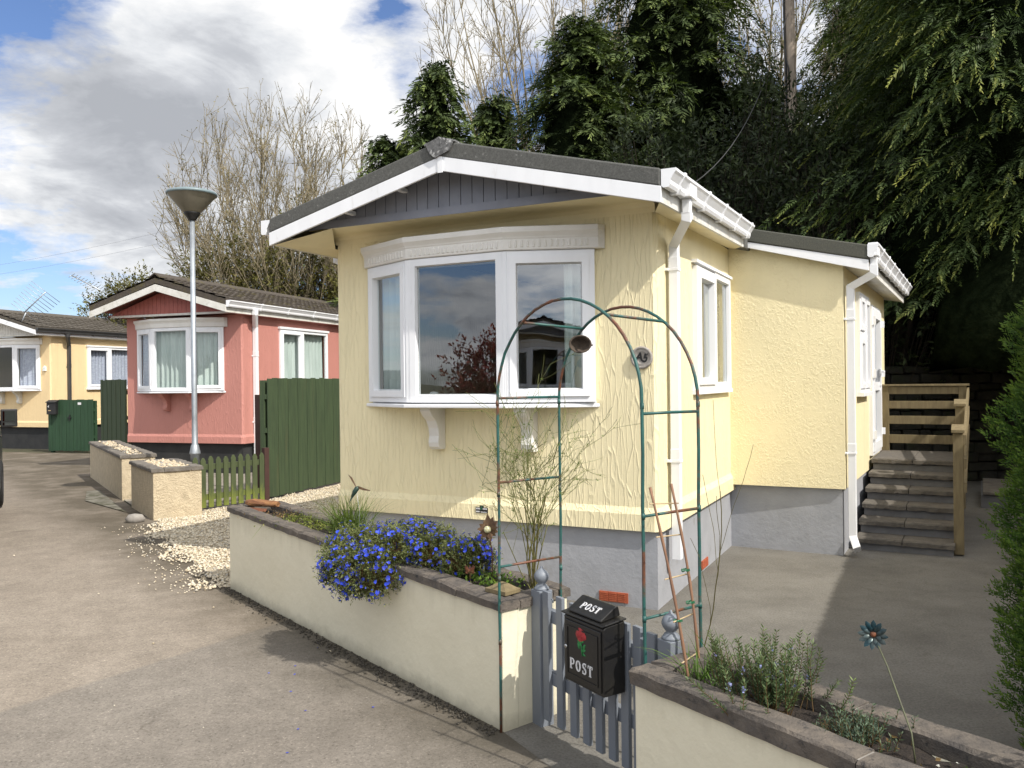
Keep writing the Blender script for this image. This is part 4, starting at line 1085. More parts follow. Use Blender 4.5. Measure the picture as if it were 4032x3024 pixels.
tr_ = thing('bamboo_trellis', 'leaning bamboo cane ladder trellis at the left end of the right planter', 'trellis', (0,0,0))
c1a, c1b = Vector((.635,2.965,.50)), Vector((.508,3.05,1.253)); c2a, c2b = Vector((.70,3.10,.50)), Vector((.615,3.20,1.246))
for A,B,bend in ((c1a,c1b,.01),(c2a,c2b,.016)):
    b = MB(); pts = []; rr = []
    for k in range(13):
        t = k/12; p = A.lerp(B,t); p.x += bend*math.sin(PI*t); pts.append(p); rr.append(.0055+(.0013 if k%3==0 else 0)-.001*t)
    b.tube(pts, rr, 8); b.build('cane', m_cane, tr_)
for t in (.17,.36,.56,.76,.92):
    p = c1a.lerp(c1b,t); q = c2a.lerp(c2b,t-.02); d = (q-p).normalized(); b = MB(); b.tube([p-d*.03,q+d*.04], .0028, 6); b.build('rung', m_straw, tr_)
for p in (c1a.lerp(c1b,.36), c2a.lerp(c2b,.56), c2a.lerp(c2b,.40)):
    b = MB(); b.tube([p+Vector((-.008,-.006,-.003)),p+Vector((.008,-.006,.003)),p+Vector((.009,.005,.006)),p+Vector((-.008,.006,.002)),p+Vector((-.008,-.006,-.002))], .003, 6); b.add([tuple(p+Vector(v)) for v in ((.006,-.006,.004),(.020,-.009,.010),(.022,-.009,.0),(.008,-.006,-.004))],[(0,1,2,3)]); b.build('tie', m_tie, tr_)

# ------------------------------------------------------------------ steps and timber rail
st = thing('concrete_steps', 'flight of concrete steps with pebbly treads up to the white side door', 'steps', hl(*XT(0,0,0)[:2],0), -TH-al)
for i in range(6):
    z = .108+.128*i; t0 = .38+.29*i; t1 = 3.06 if i == 5 else t0+.33
    b = MB(); b.box(.045,.872,t0+.035,3.05,z-.128 if i else -.05,z-.052-.002*i); b.build('riser', m_riser, st)
    for s0,s1 in ((.030,.440),(.447,.885)):
        b = MB(); rs = random.Random(i*3+int(s0*10)); k = 12; rings = []
        for j in range(k+1):
            s = s0+(s1-s0)*j/k; q = lambda a=.004: rs.uniform(-a,a)
            rings.append([(s,t0+q(),z-.05+q()),(s,t0+q(),z-.012+q()),(s,t0+.012+q(),z+q(.002)),(s,t1,z),(s,t1,z-.05)])
        b.loft(rings); b.build('tread', m_concrete, st)
hr = thing('timber_railing', 'weathered timber post and rail balustrade round the door landing', 'railing', hl(*XT(0,0,0)[:2],0), -TH-al)
posts = [(.915,.52,-.0,1.13),(.915,1.45,.3,1.345),(.915,3.02,.7,1.54),(.07,3.02,.7,1.54)]
for s,t,z0,z1 in posts:
    b = MB(); b.box(s-.042,s+.042,t-.042,t+.042,z0,z1); p_ = b.build('post', m_timber, hr, bevel=.004)
for s,t,z0,z1 in posts[:2]:
    b = MB(); b.ext_x([(t-.075,z1+.0),(t+.085,z1+.045),(t+.085,z1+.075),(t-.075,z1+.03)], s-.055, s+.055); b.build('rail_cap', m_timber, hr, bevel=.004)
b = MB(); b.box(.02,.985,2.96,3.08,1.541,1.566); b.build('rail_cap', m_timber, hr, bevel=.003)
for za,zb_ in ((1.445,1.535),(1.267,1.36),(1.077,1.177),(.84,.945)):
    b = MB(); b.box(.112,.872,2.985,3.012,za,zb_); b.build('rail', m_timber, hr, bevel=.003)
for dz in (-.02,-.24,-.46):
    b = MB()
    (s0,t0,_,za),(s1,t1,_,zb_),(s2,t2,_,zc_) = posts[:3]
    b.loft([[(s0+.044,t,z+dz-.09),(s0+.068,t,z+dz-.09),(s0+.068,t,z+dz),(s0+.044,t,z+dz)] for t,z in ((t0-.04,za),(t1,zb_),(t2+.04,zc_))]); b.build('rail', m_timber, hr)

# ------------------------------------------------------------------ fences, far gate, lamp
def board_fence(name, label, A, B, h, mat, bw=.125, seed=0, cat='fence', kids=True):
    rs = random.Random(seed); dx, dy = B[0]-A[0], B[1]-A[1]; l = math.hypot(dx,dy)
    o = thing(name, label, cat, (A[0],A[1],0), math.atan2(dy,dx)); b = MB(); s = 0; i = 0
    while s < l-.03:
        e = min(s+bw, l); j = rs.uniform(-.008,.008); y = 0 if i%2 else .006
        b.box(s+.003,e-.004,-.010-y,.010-y,.02+rs.uniform(0,.02),h+j); s = e; i += 1
    b.build('board_panel', mat, o, bevel=.003)
    for z in (.35,h*.55,h-.3):
        b = MB(); b.box(0,l,.012,.05,z,z+.07); b.build('rail', mat, o)
    for s in (0.04,l-.04):
        b = MB(); b.box(s-.04,s+.04,.051,.125,-.05,h-.03); b.build('post', mat, o)
    return o
board_fence('board_fence', 'tall green close-boarded fence between the pink and yellow homes', (-3.51,11.77), (-2.80,13.85), 1.745, m_green, .126, 1)
board_fence('board_fence', 'short tall green fence panel against the left side of the pink home', (-8.75,17.5), (-7.72,16.45), 1.79, m_green, .13, 2)
p = thing('fence_post', 'dark red brown timber post beside the tall green fence', 'post', (-3.62,12.05,0), .9)
b = MB(); b.box(-.045,.045,-.045,.045,-.05,1.53); b.build('shaft', m_brown, p, bevel=.004)
b = MB(); b.box(-.052,.052,-.052,.052,1.53,1.55); b.build('cap', m_brown, p)
p = thing('fence_post', 'brown timber panel edge between the picket fence and the pink home', 'post', (-3.70,12.45,0), .9)
b = MB(); b.box(-.03,.03,-.30,.30,-.05,1.50); b.build('shaft', m_brown, p, bevel=.004)
FA, FB = (-4.19,10.745), (-3.505,11.56)
dx, dy = FB[0]-FA[0], FB[1]-FA[1]; fl_ = math.hypot(dx,dy)
pf_ = thing('picket_fence', 'low mossy green picket fence beside the lamp post', 'fence', (FA[0],FA[1],0), math.atan2(dy,dx))
for i in range(10):
    s = .035+i*(fl_-.07)/9; b = MB(); rs = random.Random(i); z = .70+rs.uniform(-.012,.012)
    b.ext_y([(s-.036,.03),(s+.036,.03),(s+.036,z-.045),(s+.012,z),(s-.012,z),(s-.036,z-.045)], -.012, .008); b.build('picket', m_picket, pf_, bevel=.003)
for z in (.13,.53):
    b = MB(); b.box(-.01,fl_+.02,.009,.045,z,z+.075); b.build('rail', m_picket, pf_, bevel=.003)
b = MB(); b.box(fl_+.015,fl_+.09,.0,.075,-.05,.76); b.build('post', m_brown, pf_, bevel=.003)
gf = board_fence('board_gate', 'low dark green boarded gate and side panel at the far left home', (-11.88,21.05), (-10.55,20.70), 1.33, m_green2, .11, 4, 'gate')
b = MB(); b.box(.66,.69,-.035,-.018,.80,.95); b.box(.62,.72,-.045,-.02,.86,.89); b.build('latch', m_blackpl, gf)
b = MB(); b.box(.92,1.02,-.022,-.018,1.20,1.26); b.build('number_sign', m_letter, gf)
pb2 = thing('post_box', 'small black post box on the dark green gate in the distance', 'post box', (-11.83,21.0,.96), math.atan2(-.35,1.33))
b = MB(); b.box(.02,.30,-.12,-.02,0,.30); b.build('body', m_blackpl, pb2, bevel=.012)
b = MB(); b.ext_x([(-.14,.30),(-.14,.315),(-.02,.37),(-.02,.31)], .005, .315); b.build('lid', m_blackpl, pb2, bevel=.005)
b = MB(); b.box(.08,.16,-.126,-.121,.09,.11); b.build('name_slot', m_straw, pb2)
text_part('4', .09, m_letter, pb2, lambda x,y,z: (.085+x,-.124-z,.20+y))

lp = thing('street_lamp', 'galvanised steel lamp post with a wide smoked cone lantern', 'street lamp', (-4.30,11.12,0))
b = MB(); b.lathe([(.058,-.05),(.058,.72),(.072,.73),(.072,.74),(.05,.84),(.039,.86),(.036,1.2),(.032,3.90)], 20); b.build('pole', m_steel, lp)
b = MB(); b.lathe([(.040,3.885),(.05,3.885),(.055,3.90),(.10,3.965),(.112,3.985),(.108,3.99)], 24); b.build('socket', m_blackpl, lp)
b = MB(); b.lathe([(.105,3.985),(.125,4.0),(.315,4.225),(.320,4.235),(.310,4.235)], 32); b.build('lantern_cone', m_lampcone, lp)
b = MB(); b.lathe([(.326,4.222),(.330,4.245),(.318,4.262),(.24,4.285),(.13,4.305),(.0,4.312)], 32); b.build('lantern_cap', m_lampcap, lp)
b = MB(); b.lathe([(.0,4.31),(.05,4.312),(.045,4.325),(.0,4.332)], 16); b.build('photocell', m_lampcap, lp)

# ------------------------------------------------------------------ aerials and wires
def aerial(label, base, mast_top, A, B, n, lens, seed, tilt):
    o = thing('tv_aerial', label, 'aerial', base); O = Vector(base); A, B = Vector(A)-O, Vector(B)-O; mt = Vector(mast_top)-O
    b = MB(); b.tube([(0,0,-.02),tuple(mt*.6),tuple(mt)], .016, 8); b.build('mast', m_steel, o)
    b = MB(); b.tube([A,B], .014, 6); bo = b.build('boom', m_steel, o)
    d = (B-A).normalized(); v = Vector(tilt).normalized(); v = (v-d*v.dot(d)).normalized()
    b = MB()
    for i in range(n):
        t = i/(n-1); p = A.lerp(B,t); l = lens[0]+(lens[1]-lens[0])*t; b.tube([p-v*l/2,p+v*l/2], .0075, 5)
    b.build('element_rods', m_steel, bo)
    return o
aerial('long thin tv aerial pointing up left from the corner of the pink roof', (-8.03,15.75,3.15), (-8.03,15.75,3.40), (-8.41,15.75,3.79), (-7.72,15.75,3.42), 13, (.16,.30), 1, (.55,.8,.35))
aerial('broad spiky tv aerial on the roof of the far left home', (-12.92,21.6,3.25), (-12.75,21.6,3.62), (-12.80,21.6,3.62), (-12.22,21.6,4.16), 9, (.75,.85), 2, (.55,.55,-.62))
wi = thing('overhead_wires', 'two thin overhead wires crossing the sky at the left', 'wires', (-30,45,6.9))
for z0,z1 in ((7.0,11.2),(6.6,10.6)):
    b = MB(); pts = []
    for k in range(17):
        t = k/16; pts.append((-6+30*t, -1.5-6*t, (z0+(z1-z0)*t)-6.9-1.1*math.sin(PI*t)*.6))
    b.tube(pts, .005, 5); b.build('wire', m_wirec, wi)

# ------------------------------------------------------------------ van at the left edge
m_van = M('dark grey car paint', (.035,.037,.04), (.03,.032,.035), 3, .28, spec=.6)
m_tyre = M('tyre rubber', (.014,.014,.014), (.02,.02,.02), 20, .85)
m_rim = M('silver wheel', (.35,.36,.38), (.28,.29,.3), 10, .35, metal=.6)
m_lampr = M('red tail lamp', (.25,.01,.01), (.2,.01,.01), 10, .2)
m_dark = M('dark car glass', (.012,.014,.016), (.015,.017,.02), 10, .05, spec=.8)
va = thing('van', 'dark grey van at the left edge showing its black door mirror', 'van', (-5.74,9.10,0), math.atan2(.86,-.51))
# local x = forward, y = left; right side at y=0; rear wheel at x=0
VW = 1.78
prof = [(-.85,.35),(-.88,.75),(-.80,1.25),(-.62,1.78),(-.50,1.84),(1.9,1.86),(2.25,1.80),(2.85,1.18),(3.45,1.02),(3.62,.80),(3.62,.38),(3.3,.26),(-.70,.26)]
b = MB(); rings = []
for y, sx_, sz in ((-.0,.0,.0),):
    pass
def vr(y, ins, drop): return [(min(max(x,-.88+ins),3.62-ins), y+(.13*max(0,z-1.05)/.8 if y < VW/2 else -.13*max(0,z-1.05)/.8), z-(drop if z>.9 else 0)) for x,z in prof]
b.loft([vr(.05,.06,.04), vr(.0,.0,.0), vr(VW,.0,.0), vr(VW-.05,.06,.04)][1:3]); b.build('body', m_van, va, bevel=.05, seg=3)
for x in (0.0,2.72):
    for y,sg in ((-.012,1),(VW+.012,-1)):
        b = MB(); b.sm = True
        b.loft([[(x+r_*math.cos(2*PI*k/28), y+sg*d, .325+r_*math.sin(2*PI*k/28)) for k in range(28)] for r_,d in ((.20,.0),(.27,-.012),(.31,.0),(.325,.03),(.325,.18),(.25,.2))]); wh_ = b.build('wheel', m_tyre, va)
        b = MB(); b.loft([[(x+r_*math.cos(2*PI*k/20), y+sg*d, .325+r_*math.sin(2*PI*k/20)) for k in range(20)] for r_,d in ((.21,-.002),(.19,-.006),(.17,.012),(.05,.008),(.01,-.004))]); b.build('rim', m_rim, wh_)
b = MB(); b.add([(1.35,.043,1.15),(2.45,.043,1.15),(2.10,.10,1.68),(1.40,.108,1.70)],[(0,1,2,3)]); b.T = None; b.v = [(x,y-.055,z) for x,y,z in b.v]; b.build('side_window', m_dark, va)
b = MB(); b.quad((-.80,.25,1.20),(-.80,VW-.25,1.20),(-.63,VW-.3,1.70),(-.63,.3,1.70)); b.v = [(x-.03,y,z) for x,y,z in b.v]; b.build('rear_window', m_dark, va)
for y in (.06,VW-.06): 
    b = MB(); b.box(-.895,-.80,y-.06,y+.06,.85,1.35); b.build('tail_light', m_lampr, va, bevel=.02)
b = MB(); b.box(-.95,-.80,-.01,VW+.01,.33,.55); b.build('bumper', m_blackpl, va, bevel=.03)
for x in (.55,1.55):
    b = MB(); b.box(x,x+.16,-.03,.02,1.02,1.05); b.build('door_handle', m_blackpl, va, bevel=.008)
b = MB(); b.tube([(2.35,.02,1.18),(2.33,-.07,1.19)], .03, 8); b.box(2.27,2.40,-.205,-.01,1.12,1.36); mi = b.build('door_mirror', m_blackpl, va, bevel=.03, seg=3)
m_mir = M('mirror glass', (.16,.18,.19), (.16,.18,.19), 1, .03, metal=1)
b = MB(); b.box(2.266,2.268,-.180,-.035,1.20,1.335); b.build('mirror_glass', m_mir, mi)
b = MB(); b.box(2.266,2.268,-.180,-.035,1.145,1.185); b.build('blind_spot_mirror', m_mir, mi)

# ------------------------------------------------------------------ gravel
def inpoly(px, py, poly):
    c = np.zeros(len(px), bool); n = len(poly)
    for i in range(n):
        x0,y0 = poly[i]; x1,y1 = poly[(i+1)%n]
        k = ((y0>py)!=(y1>py)) & (px < (x1-x0)*(py-y0)/(y1-y0+1e-12)+x0); c ^= k
    return c
GRP = [(-4.40,10.10),(-4.42,9.82),(-3.95,9.0),(-3.72,8.55),(-3.28,7.82),(-2.80,7.12),(-2.48,6.62),(-2.36,6.70),(-1.98,7.00),(-.62,5.30),(-.1,6.4),(-1.53,7.19),(1.15,12.5),(-2.0,13.9),(-2.85,13.62),(-3.50,11.62),(-4.20,10.66)]
rs = np.random.RandomState(5)
def stones(n, size, poly=None, pts=None):
    if pts is None:
        xs = np.array([p[0] for p in poly]); ys = np.array([p[1] for p in poly])
        X = rs.uniform(xs.min(),xs.max(),n*4); Y = rs.uniform(ys.min(),ys.max(),n*4)
        wob = .06*np.sin(X*9)+.05*np.sin(Y*13+X*4)
        k = inpoly(X+wob,Y+wob*.5,poly)&(rs.rand(n*4) < np.clip(1.6-(Y-6.5)*.12,.35,1)); pts = np.stack([X[k],Y[k]],1)[:n]
    n = len(pts); r = size*rs.uniform(.5,1.25,n)
    base = np.array([[1,0,0],[.2,.95,0],[-.9,.3,0],[-.5,-.85,0],[.6,-.8,0],[.15,.05,.75],[-.1,.1,-.5]])
    V = base[None]*(1+rs.uniform(-.22,.22,(n,7,3)))*r[:,None,None]
    a = rs.uniform(0,2*PI,n); c,s = np.cos(a)[:,None],np.sin(a)[:,None]
    V = np.stack([V[...,0]*c-V[...,1]*s, V[...,0]*s+V[...,1]*c, V[...,2]],-1)
    V[...,2] += V[...,0]*rs.uniform(-.3,.3,n)[:,None]
    V[...,0] += pts[:,0:1]; V[...,1] += pts[:,1:2]; V[...,2] += (r*rs.uniform(.15,.8,n))[:,None]
    f = np.array([[0,1,5],[1,2,5],[2,3,5],[3,4,5],[4,0,5],[1,0,6],[2,1,6],[3,2,6],[4,3,6],[0,4,6]])
    F = (np.arange(n)*7)[:,None,None]+f[None]
    return V.reshape(-1,3), F.reshape(-1,3), np.repeat(rs.rand(n),7)
V1,F1,T1 = stones(30000,.0145,GRP)
ed = [(-4.42,9.82),(-3.95,9.0),(-3.72,8.55),(-3.28,7.82),(-2.80,7.12),(-2.48,6.62)]
pp = []
for k in range(260):
    i = rs.randint(5); t = rs.rand(); d = abs(rs.normal(0,.16)); pp.append((ed[i][0]+(ed[i+1][0]-ed[i][0])*t-d*.8, ed[i][1]+(ed[i+1][1]-ed[i][1])*t-d*.5))
for k in range(70): pp.append((rs.uniform(-6,-.5), rs.uniform(2.6,10)))
pp = [p for p in pp if p[1] < 6.6-(p[0]+2.33)*1.25 or p[0] < -2.4]
V2,F2,T2 = stones(0,.0095,pts=np.array(pp)); V2[:,2] -= .006
bx = np.array([(x,y,.004) for x,y in GRP])
def gravel_mat():
    m, nt, b = newmat('cream stone chippings')
    at = nd(nt,'ShaderNodeAttribute', attribute_name='tint')
    c = ramp(nt, at.outputs['Fac'], [(0,(.40,.32,.21)),(.3,(.58,.50,.37)),(.8,(.70,.62,.48)),(1,(.42,.40,.36))])
    nt.links.new(c, b.inputs['Base Color']); b.inputs['Roughness'].default_value = .85
    return m
m_gravel = gravel_mat()
V,F = join([(V1,F1),(V2,F2)])
gro = arr_mesh('gravel', V, F, m_gravel, tint=np.concatenate([T1,T2])); tag(gro, 'cream stone chippings spread before the green fence', 'gravel', kind='stuff')
m_grbed = M('gravel bed', (.60,.52,.39), (.40,.34,.24), 60, .95, .8, 80, .02)
rj = random.Random(77); GB = []
for i in range(6):
    a_, c_ = GRP[i], GRP[i+1]
    for k in range(6):
        t = k/6; GB.append((a_[0]+(c_[0]-a_[0])*t+.10+rj.uniform(0,.07), a_[1]+(c_[1]-a_[1])*t+.05+rj.uniform(0,.05)))
sheet('gravel_bed', GB+GRP[7:], 0.0, m_grbed)
# white chippings in the far planters
for frx, Ls, wd, z, nm in ((PF1,3.76,.46,.625,'white chippings filling the rear roughcast planter'),(PF2,1.40,.58,.61,'white chippings filling the front roughcast planter')):
    q = [frx(rs.uniform(.12,Ls-.12), rs.uniform(.12,wd-.12), 0)[:2] for _ in range(280)]
    V,F,T = stones(0,.026,pts=np.array(q)); V[:,2] += z; tag(arr_mesh('chippings', V, F, m_gravel, tint=T*.3), nm, 'chippings', kind='stuff')
q = (-4.62,10.02)
cr = []
for k in range(900):
    t = rs.rand(); d = abs(rs.normal(0,.05)); cr.append((-2.325+2.264*t-.78*(d+.01), 6.717-2.824*t-.6255*(d+.01)))
V,F,T = stones(0,.008,pts=np.array(cr)); V[:,2] -= .006
m_crumb = M('dark grit', (.09,.078,.06), (.04,.035,.028), 60, .95)
tag(arr_mesh('grit',V,F,m_crumb,tint=T),'dark grit and crumbs washed up along the foot of the long planter','grit',kind='stuff')
rk = thing('stone', 'rounded pale stone at the foot of the square-ended planter', 'stone', (q[0],q[1],0)); b = MB(); b.sm = True
b.lathe([(.0,-.02),(.10,-.01),(.12,.04),(.085,.085),(.0,.10)], 10); b.v = [(x*(1+.15*math.sin(5*x+y*40)),y*.7,z) for x,y,z in b.v]; b.build('rock', m_mortar, rk)

# ------------------------------------------------------------------ plants
def rdir(rs, n, up=0.0):
    d = rs.normal(size=(n,3)); d[:,2] += up; return nz(d)
def shoot_bush(rs, blobs, n, per, L, W, length, spread=.8, up=.3, inner=.55, mid=.45):
    """leafy shoots over a set of ellipsoids"""
    wts = np.array([b_[1][0]*b_[1][1]+b_[1][0]*b_[1][2] for b_ in blobs]); k = rs.choice(len(blobs), n, p=wts/wts.sum())
    Cn = np.array([b_[0] for b_ in blobs])[k]; Rd = np.array([b_[1] for b_ in blobs])[k]
    d = rdir(rs, n, up); ph = 1+.16*np.sin(d[:,0]*7+k*3)+.14*np.sin(d[:,1]*9+d[:,2]*6)
    rr = rs.uniform(inner,1.0,n)**.6*ph
    p = Cn+d*Rd*rr[:,None]
    sd = nz(d+rs.normal(0,.35,(n,3))+np.array([0,0,up*.6]))
    t = np.linspace(0,1,per)[None,:,None]; ln = length*rs.uniform(.6,1.3,n)[:,None,None]
    base = p[:,None,:]+sd[:,None,:]*t*ln
    side = rdir(rs, n*per).reshape(n,per,3); side = nz(side-sd[:,None,:]*(side*sd[:,None,:]).sum(-1,keepdims=True))
    ld = nz(sd[:,None,:]*(.45+.5*t)+side*spread)
    nn = rdir(rs,n*per,.8)
    V,F = leaves(base.reshape(-1,3), ld.reshape(-1,3), nn, L*rs.uniform(.6,1.25,n*per), W*rs.uniform(.7,1.2,n*per), mid)
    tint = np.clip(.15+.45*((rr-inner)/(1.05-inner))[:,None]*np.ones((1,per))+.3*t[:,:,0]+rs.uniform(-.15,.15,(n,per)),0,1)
    return V,F,np.repeat(tint.ravel(),4), p, sd
def blades(rs, P, D, L, W, droop=.5, seg=4):
    """curved grass blades"""
    n = len(P); D = nz(D); S = nz(np.cross(D, np.array([[0,0,1.]])+rs.normal(0,.3,(n,3)))); Vs = []
    L = np.broadcast_to(np.asarray(L,float),(n,))[:,None]; W = np.broadcast_to(np.asarray(W,float),(n,))[:,None]
    H = D*np.array([1,1,0.])
    for i in range(seg+1):
        t = i/seg; c = P+D*L*t+H*L*droop*t*t-np.array([0,0,1.])*L*droop*.55*t**3*np.linalg.norm(H,axis=1,keepdims=True)*1.6
        w_ = W*(1-t**1.5*.95)*.5; Vs += [c-S*w_, c+S*w_]
    V = np.stack(Vs,1).reshape(-1,3); b = np.arange(n)*2*(seg+1); F = []
    for i in range(seg): F.append(np.stack([b+2*i,b+2*i+1,b+2*i+3,b+2*i+2],1))
    return V, np.concatenate(F), np.tile(np.repeat(np.linspace(.2,.9,seg+1),2),n)
def plant(name, label, cat, loc, parts, group=None):
    o = thing(name, label, cat, loc, 0, group)
    for nm, V, F, mat, T in parts: arr_mesh(nm, V-np.array(loc), F, mat, o, T)
    return o
f_litho = foliage('lithodora leaves', (.030,.038,.018), (.12,.145,.05), (.22,.25,.10), clump=8)
f_blue = foliage('gentian blue petals', (.030,.040,.38), (.040,.085,.74), (.13,.19,.90), trans=.15, clump=25)
f_rosem = foliage('rosemary needles', (.035,.055,.03), (.10,.15,.065), (.20,.26,.12))
f_lav = foliage('grey green lavender', (.04,.06,.045), (.11,.16,.11), (.20,.26,.17))
f_grass = foliage('grass blades', (.05,.06,.018), (.10,.16,.03), (.26,.25,.09))
f_weed = foliage('yellow green weeds', (.06,.07,.02), (.17,.22,.04), (.30,.29,.10))
f_dry = foliage('dry stalks', (.10,.065,.035), (.20,.13,.06), (.30,.22,.11))
f_lime = foliage('fresh small leaves', (.03,.06,.012), (.10,.19,.03), (.22,.32,.07))
f_conif = foliage('dark cypress sprays', (.018,.028,.012), (.085,.125,.042), (.20,.25,.07), trans=.18)
f_conif2 = foliage('cypress sprays with yellow tips', (.012,.022,.009), (.062,.10,.028), (.25,.27,.06), trans=.18)
f_yew = foliage('green yew sprays', (.009,.022,.005), (.052,.115,.020), (.15,.235,.04), trans=.2, clump=7)
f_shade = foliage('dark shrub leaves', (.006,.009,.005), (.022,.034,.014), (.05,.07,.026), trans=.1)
f_hedge = foliage('brown green spring hedge', (.04,.035,.016), (.10,.095,.03), (.16,.16,.04))
f_bud = foliage('opening buds', (.12,.11,.05), (.24,.22,.10), (.34,.30,.16))
f_ivy = foliage('ivy leaves', (.012,.02,.007), (.05,.075,.02), (.10,.13,.035))
f_red = foliage('dark red leaves', (.05,.01,.012), (.16,.02,.025), (.26,.06,.05))
f_peri = foliage('pale violet florets', (.20,.22,.45), (.32,.36,.62), trans=.1)
f_whitep = foliage('white florets', (.6,.6,.55), (.8,.8,.75), trans=.1)

# lithodora: the mound hanging over the coping and its trailing neighbour
def litho(label, blobs, ns, nf, seed):
    rs = np.random.RandomState(seed)
    V,F,T,p,sd = shoot_bush(rs, blobs, ns, 7, .018, .0058, .042, .8, .25, .42)
    loc = (blobs[0][0][0],blobs[0][0][1],.6)
    pn = .5+.5*np.sin(p[:,0]*23+1.3)*np.sin(p[:,1]*19+p[:,2]*21); k = rs.rand(len(p)) < 3.3*nf/len(p)*pn**1.2; c = p[k]+sd[k]*.045; d = sd[k]; n = len(c)
    rad = []
    e1 = nz(np.cross(d, rdir(rs,n))); e2 = np.cross(d,e1)
    for j in range(5):
        a = 2*PI*j/5; rad.append(e1*math.cos(a)+e2*math.sin(a))
    Rr = np.stack(rad,1); pd = nz(Rr+d[:,None,:]*.25)
    fs__ = np.repeat(rs.choice([.5,.8,1.0,1.15,1.35],n),5); FV,FF = leaves(np.repeat(c,5,0), pd.reshape(-1,3), np.repeat(d,5,0), .0112*fs__*rs.uniform(.85,1.15,n*5), .0095*fs__, .6)
    ft = np.repeat(np.repeat(np.clip(rs.normal(.5,.25,n),0,1),5),4)
    kk = rs.rand(len(p)) < .35; q = p[kk]; ctr = np.array(blobs[0][0])
    SV,SF = tubes(q-sd[kk]*.09, q+sd[kk]*.02, np.full(len(q),.0012), np.full(len(q),.0009))
    return plant('lithodora', label, 'flowering plant', loc, [('foliage',V,F,f_litho,T),('flowers',FV,FF,f_blue,ft),('stems',SV,SF,f_dry,np.full(len(SV),.3))])
litho('blue-flowered lithodora mound spilling over the front of the long planter', [((-.85,4.87,.63),(.20,.17,.15)),((-.93,4.72,.58),(.17,.12,.13)),((-.80,4.64,.57),(.16,.12,.12)),((-.98,4.90,.66),(.14,.12,.11)),((-.70,4.74,.66),(.15,.13,.12)),((-.88,4.68,.53),(.12,.08,.08)),((-1.02,4.78,.58),(.10,.10,.10))], 5200, 950, 1)
litho('blue-flowered lithodora trailing along the bed toward the garden arch', [((-.62,4.93,.71),(.15,.13,.09)),((-.45,4.68,.68),(.17,.13,.09)),((-.27,4.50,.67),(.14,.10,.085)),((-.52,4.82,.72),(.16,.12,.09)),((-.20,4.50,.70),(.09,.08,.08))], 3000, 520, 2)

pt = np.array([(-.80+rs_.normal(0,.45)-.25, 4.55+rs_.normal(0,.45)-.2, -.004) for rs_ in [np.random.RandomState(500+i) for i in range(10)]]); pt = pt[((pt[:,0]+2.325)*.78+(pt[:,1]-6.717)*.6255) < -.03]
pr_ = np.random.RandomState(3); PV,PF_ = leaves(pt,nz(pr_.normal(size=(len(pt),3))*np.array([1,1,.1])),np.tile([[0,0,1.]],(len(pt),1)),.016,.012,.6); tag(arr_mesh('fallen_petals',PV,PF_,f_blue,tint=np.repeat(pr_.rand(len(pt)),4)),'blue petals dropped on the tarmac below the lithodora','petals',kind='stuff')
# grass tuft and weeds at the left end of the long planter
rs = np.random.RandomState(9)
n = 330; c = np.array(PL(1.62,.24,.60)); P0 = c+rs.normal(0,1,(n,3))*np.array([.055,.05,.004])
D0 = nz(rs.normal(0,1,(n,3))*np.array([.36,.36,0])+np.array([.05,0,1.0])); V,F,T = blades(rs,P0,D0,rs.uniform(.16,.42,n),rs.uniform(.004,.008,n),.45)
plant('grass_tuft', 'tall tuft of rush-like grass at the left of the blue lithodora', 'grass tuft', tuple(c), [('blades',V,F,f_grass,T)])
for i,(s,nn,ht,lab,mt) in enumerate(((.82,90,.10,'low yellow green grass weeds in the long planter beside the log',f_weed),(1.15,110,.08,'yellowish creeping weed in the long planter left of the tall grass',f_weed),(.55,60,.05,'scrappy brown dry litter in the long planter behind the log',f_dry))):
    c = np.array(PL(s,.22,.605)); P0 = c+rs.normal(0,1,(nn,3))*np.array([.10,.075,.004]); D0 = nz(rs.normal(0,1,(nn,3))+np.array([0,0,.6])); V,F,T = blades(rs,P0,D0,rs.uniform(.5,1.2,nn)*ht,.005,.5)
    lv = rs.normal(0,1,(nn*4,3))*np.array([.11,.08,.015])+c+np.array([0,0,.03]); V2,F2 = leaves(lv,rdir(rs,nn*4,.3),rdir(rs,nn*4,1.2),.018,.010); Vj,Fj = join([(V,F),(V2,F2)])
    plant('weed_clump', lab, 'weeds', tuple(c), [('leaves',Vj,Fj,mt,np.concatenate([T,np.repeat(rs.rand(nn*4),4)]))])
# log
m_log = M('orange rotten wood', (.36,.18,.07), (.15,.06,.03), 14, .9, .9, 40, .012, stretch=(.4,3,3), dirt=((.55,.36,.16),7,.58,.7))
a_ = PL(.24,.17,0); lg = thing('log', 'short split orange-brown log lying on the left end of the long planter', 'log', (a_[0],a_[1],.665), -.45)
b = MB(); rings = []; rl = random.Random(4)
for k in range(9):
    t = k/8; r_ = .043*(.9+.1*math.sin(6*t))*(.75 if k in (0,8) else 1); rings.append([(-.14+.32*t+rl.uniform(-.006,.006), r_*math.cos(2*PI*j/12)*(1+rl.uniform(-.12,.12)), r_*.72*math.sin(2*PI*j/12)*(1+rl.uniform(-.15,.15))+.03) for j in range(12)])
b.loft(rings); b.build('wood', m_log, lg)
b = MB(); b.add([(-.1,-.05,.0),(.12,-.056,.0),(.13,-.085,-.02),(-.08,-.09,-.02)],[(0,1,2,3)]); b.build('bark_flake', m_rust, lg)
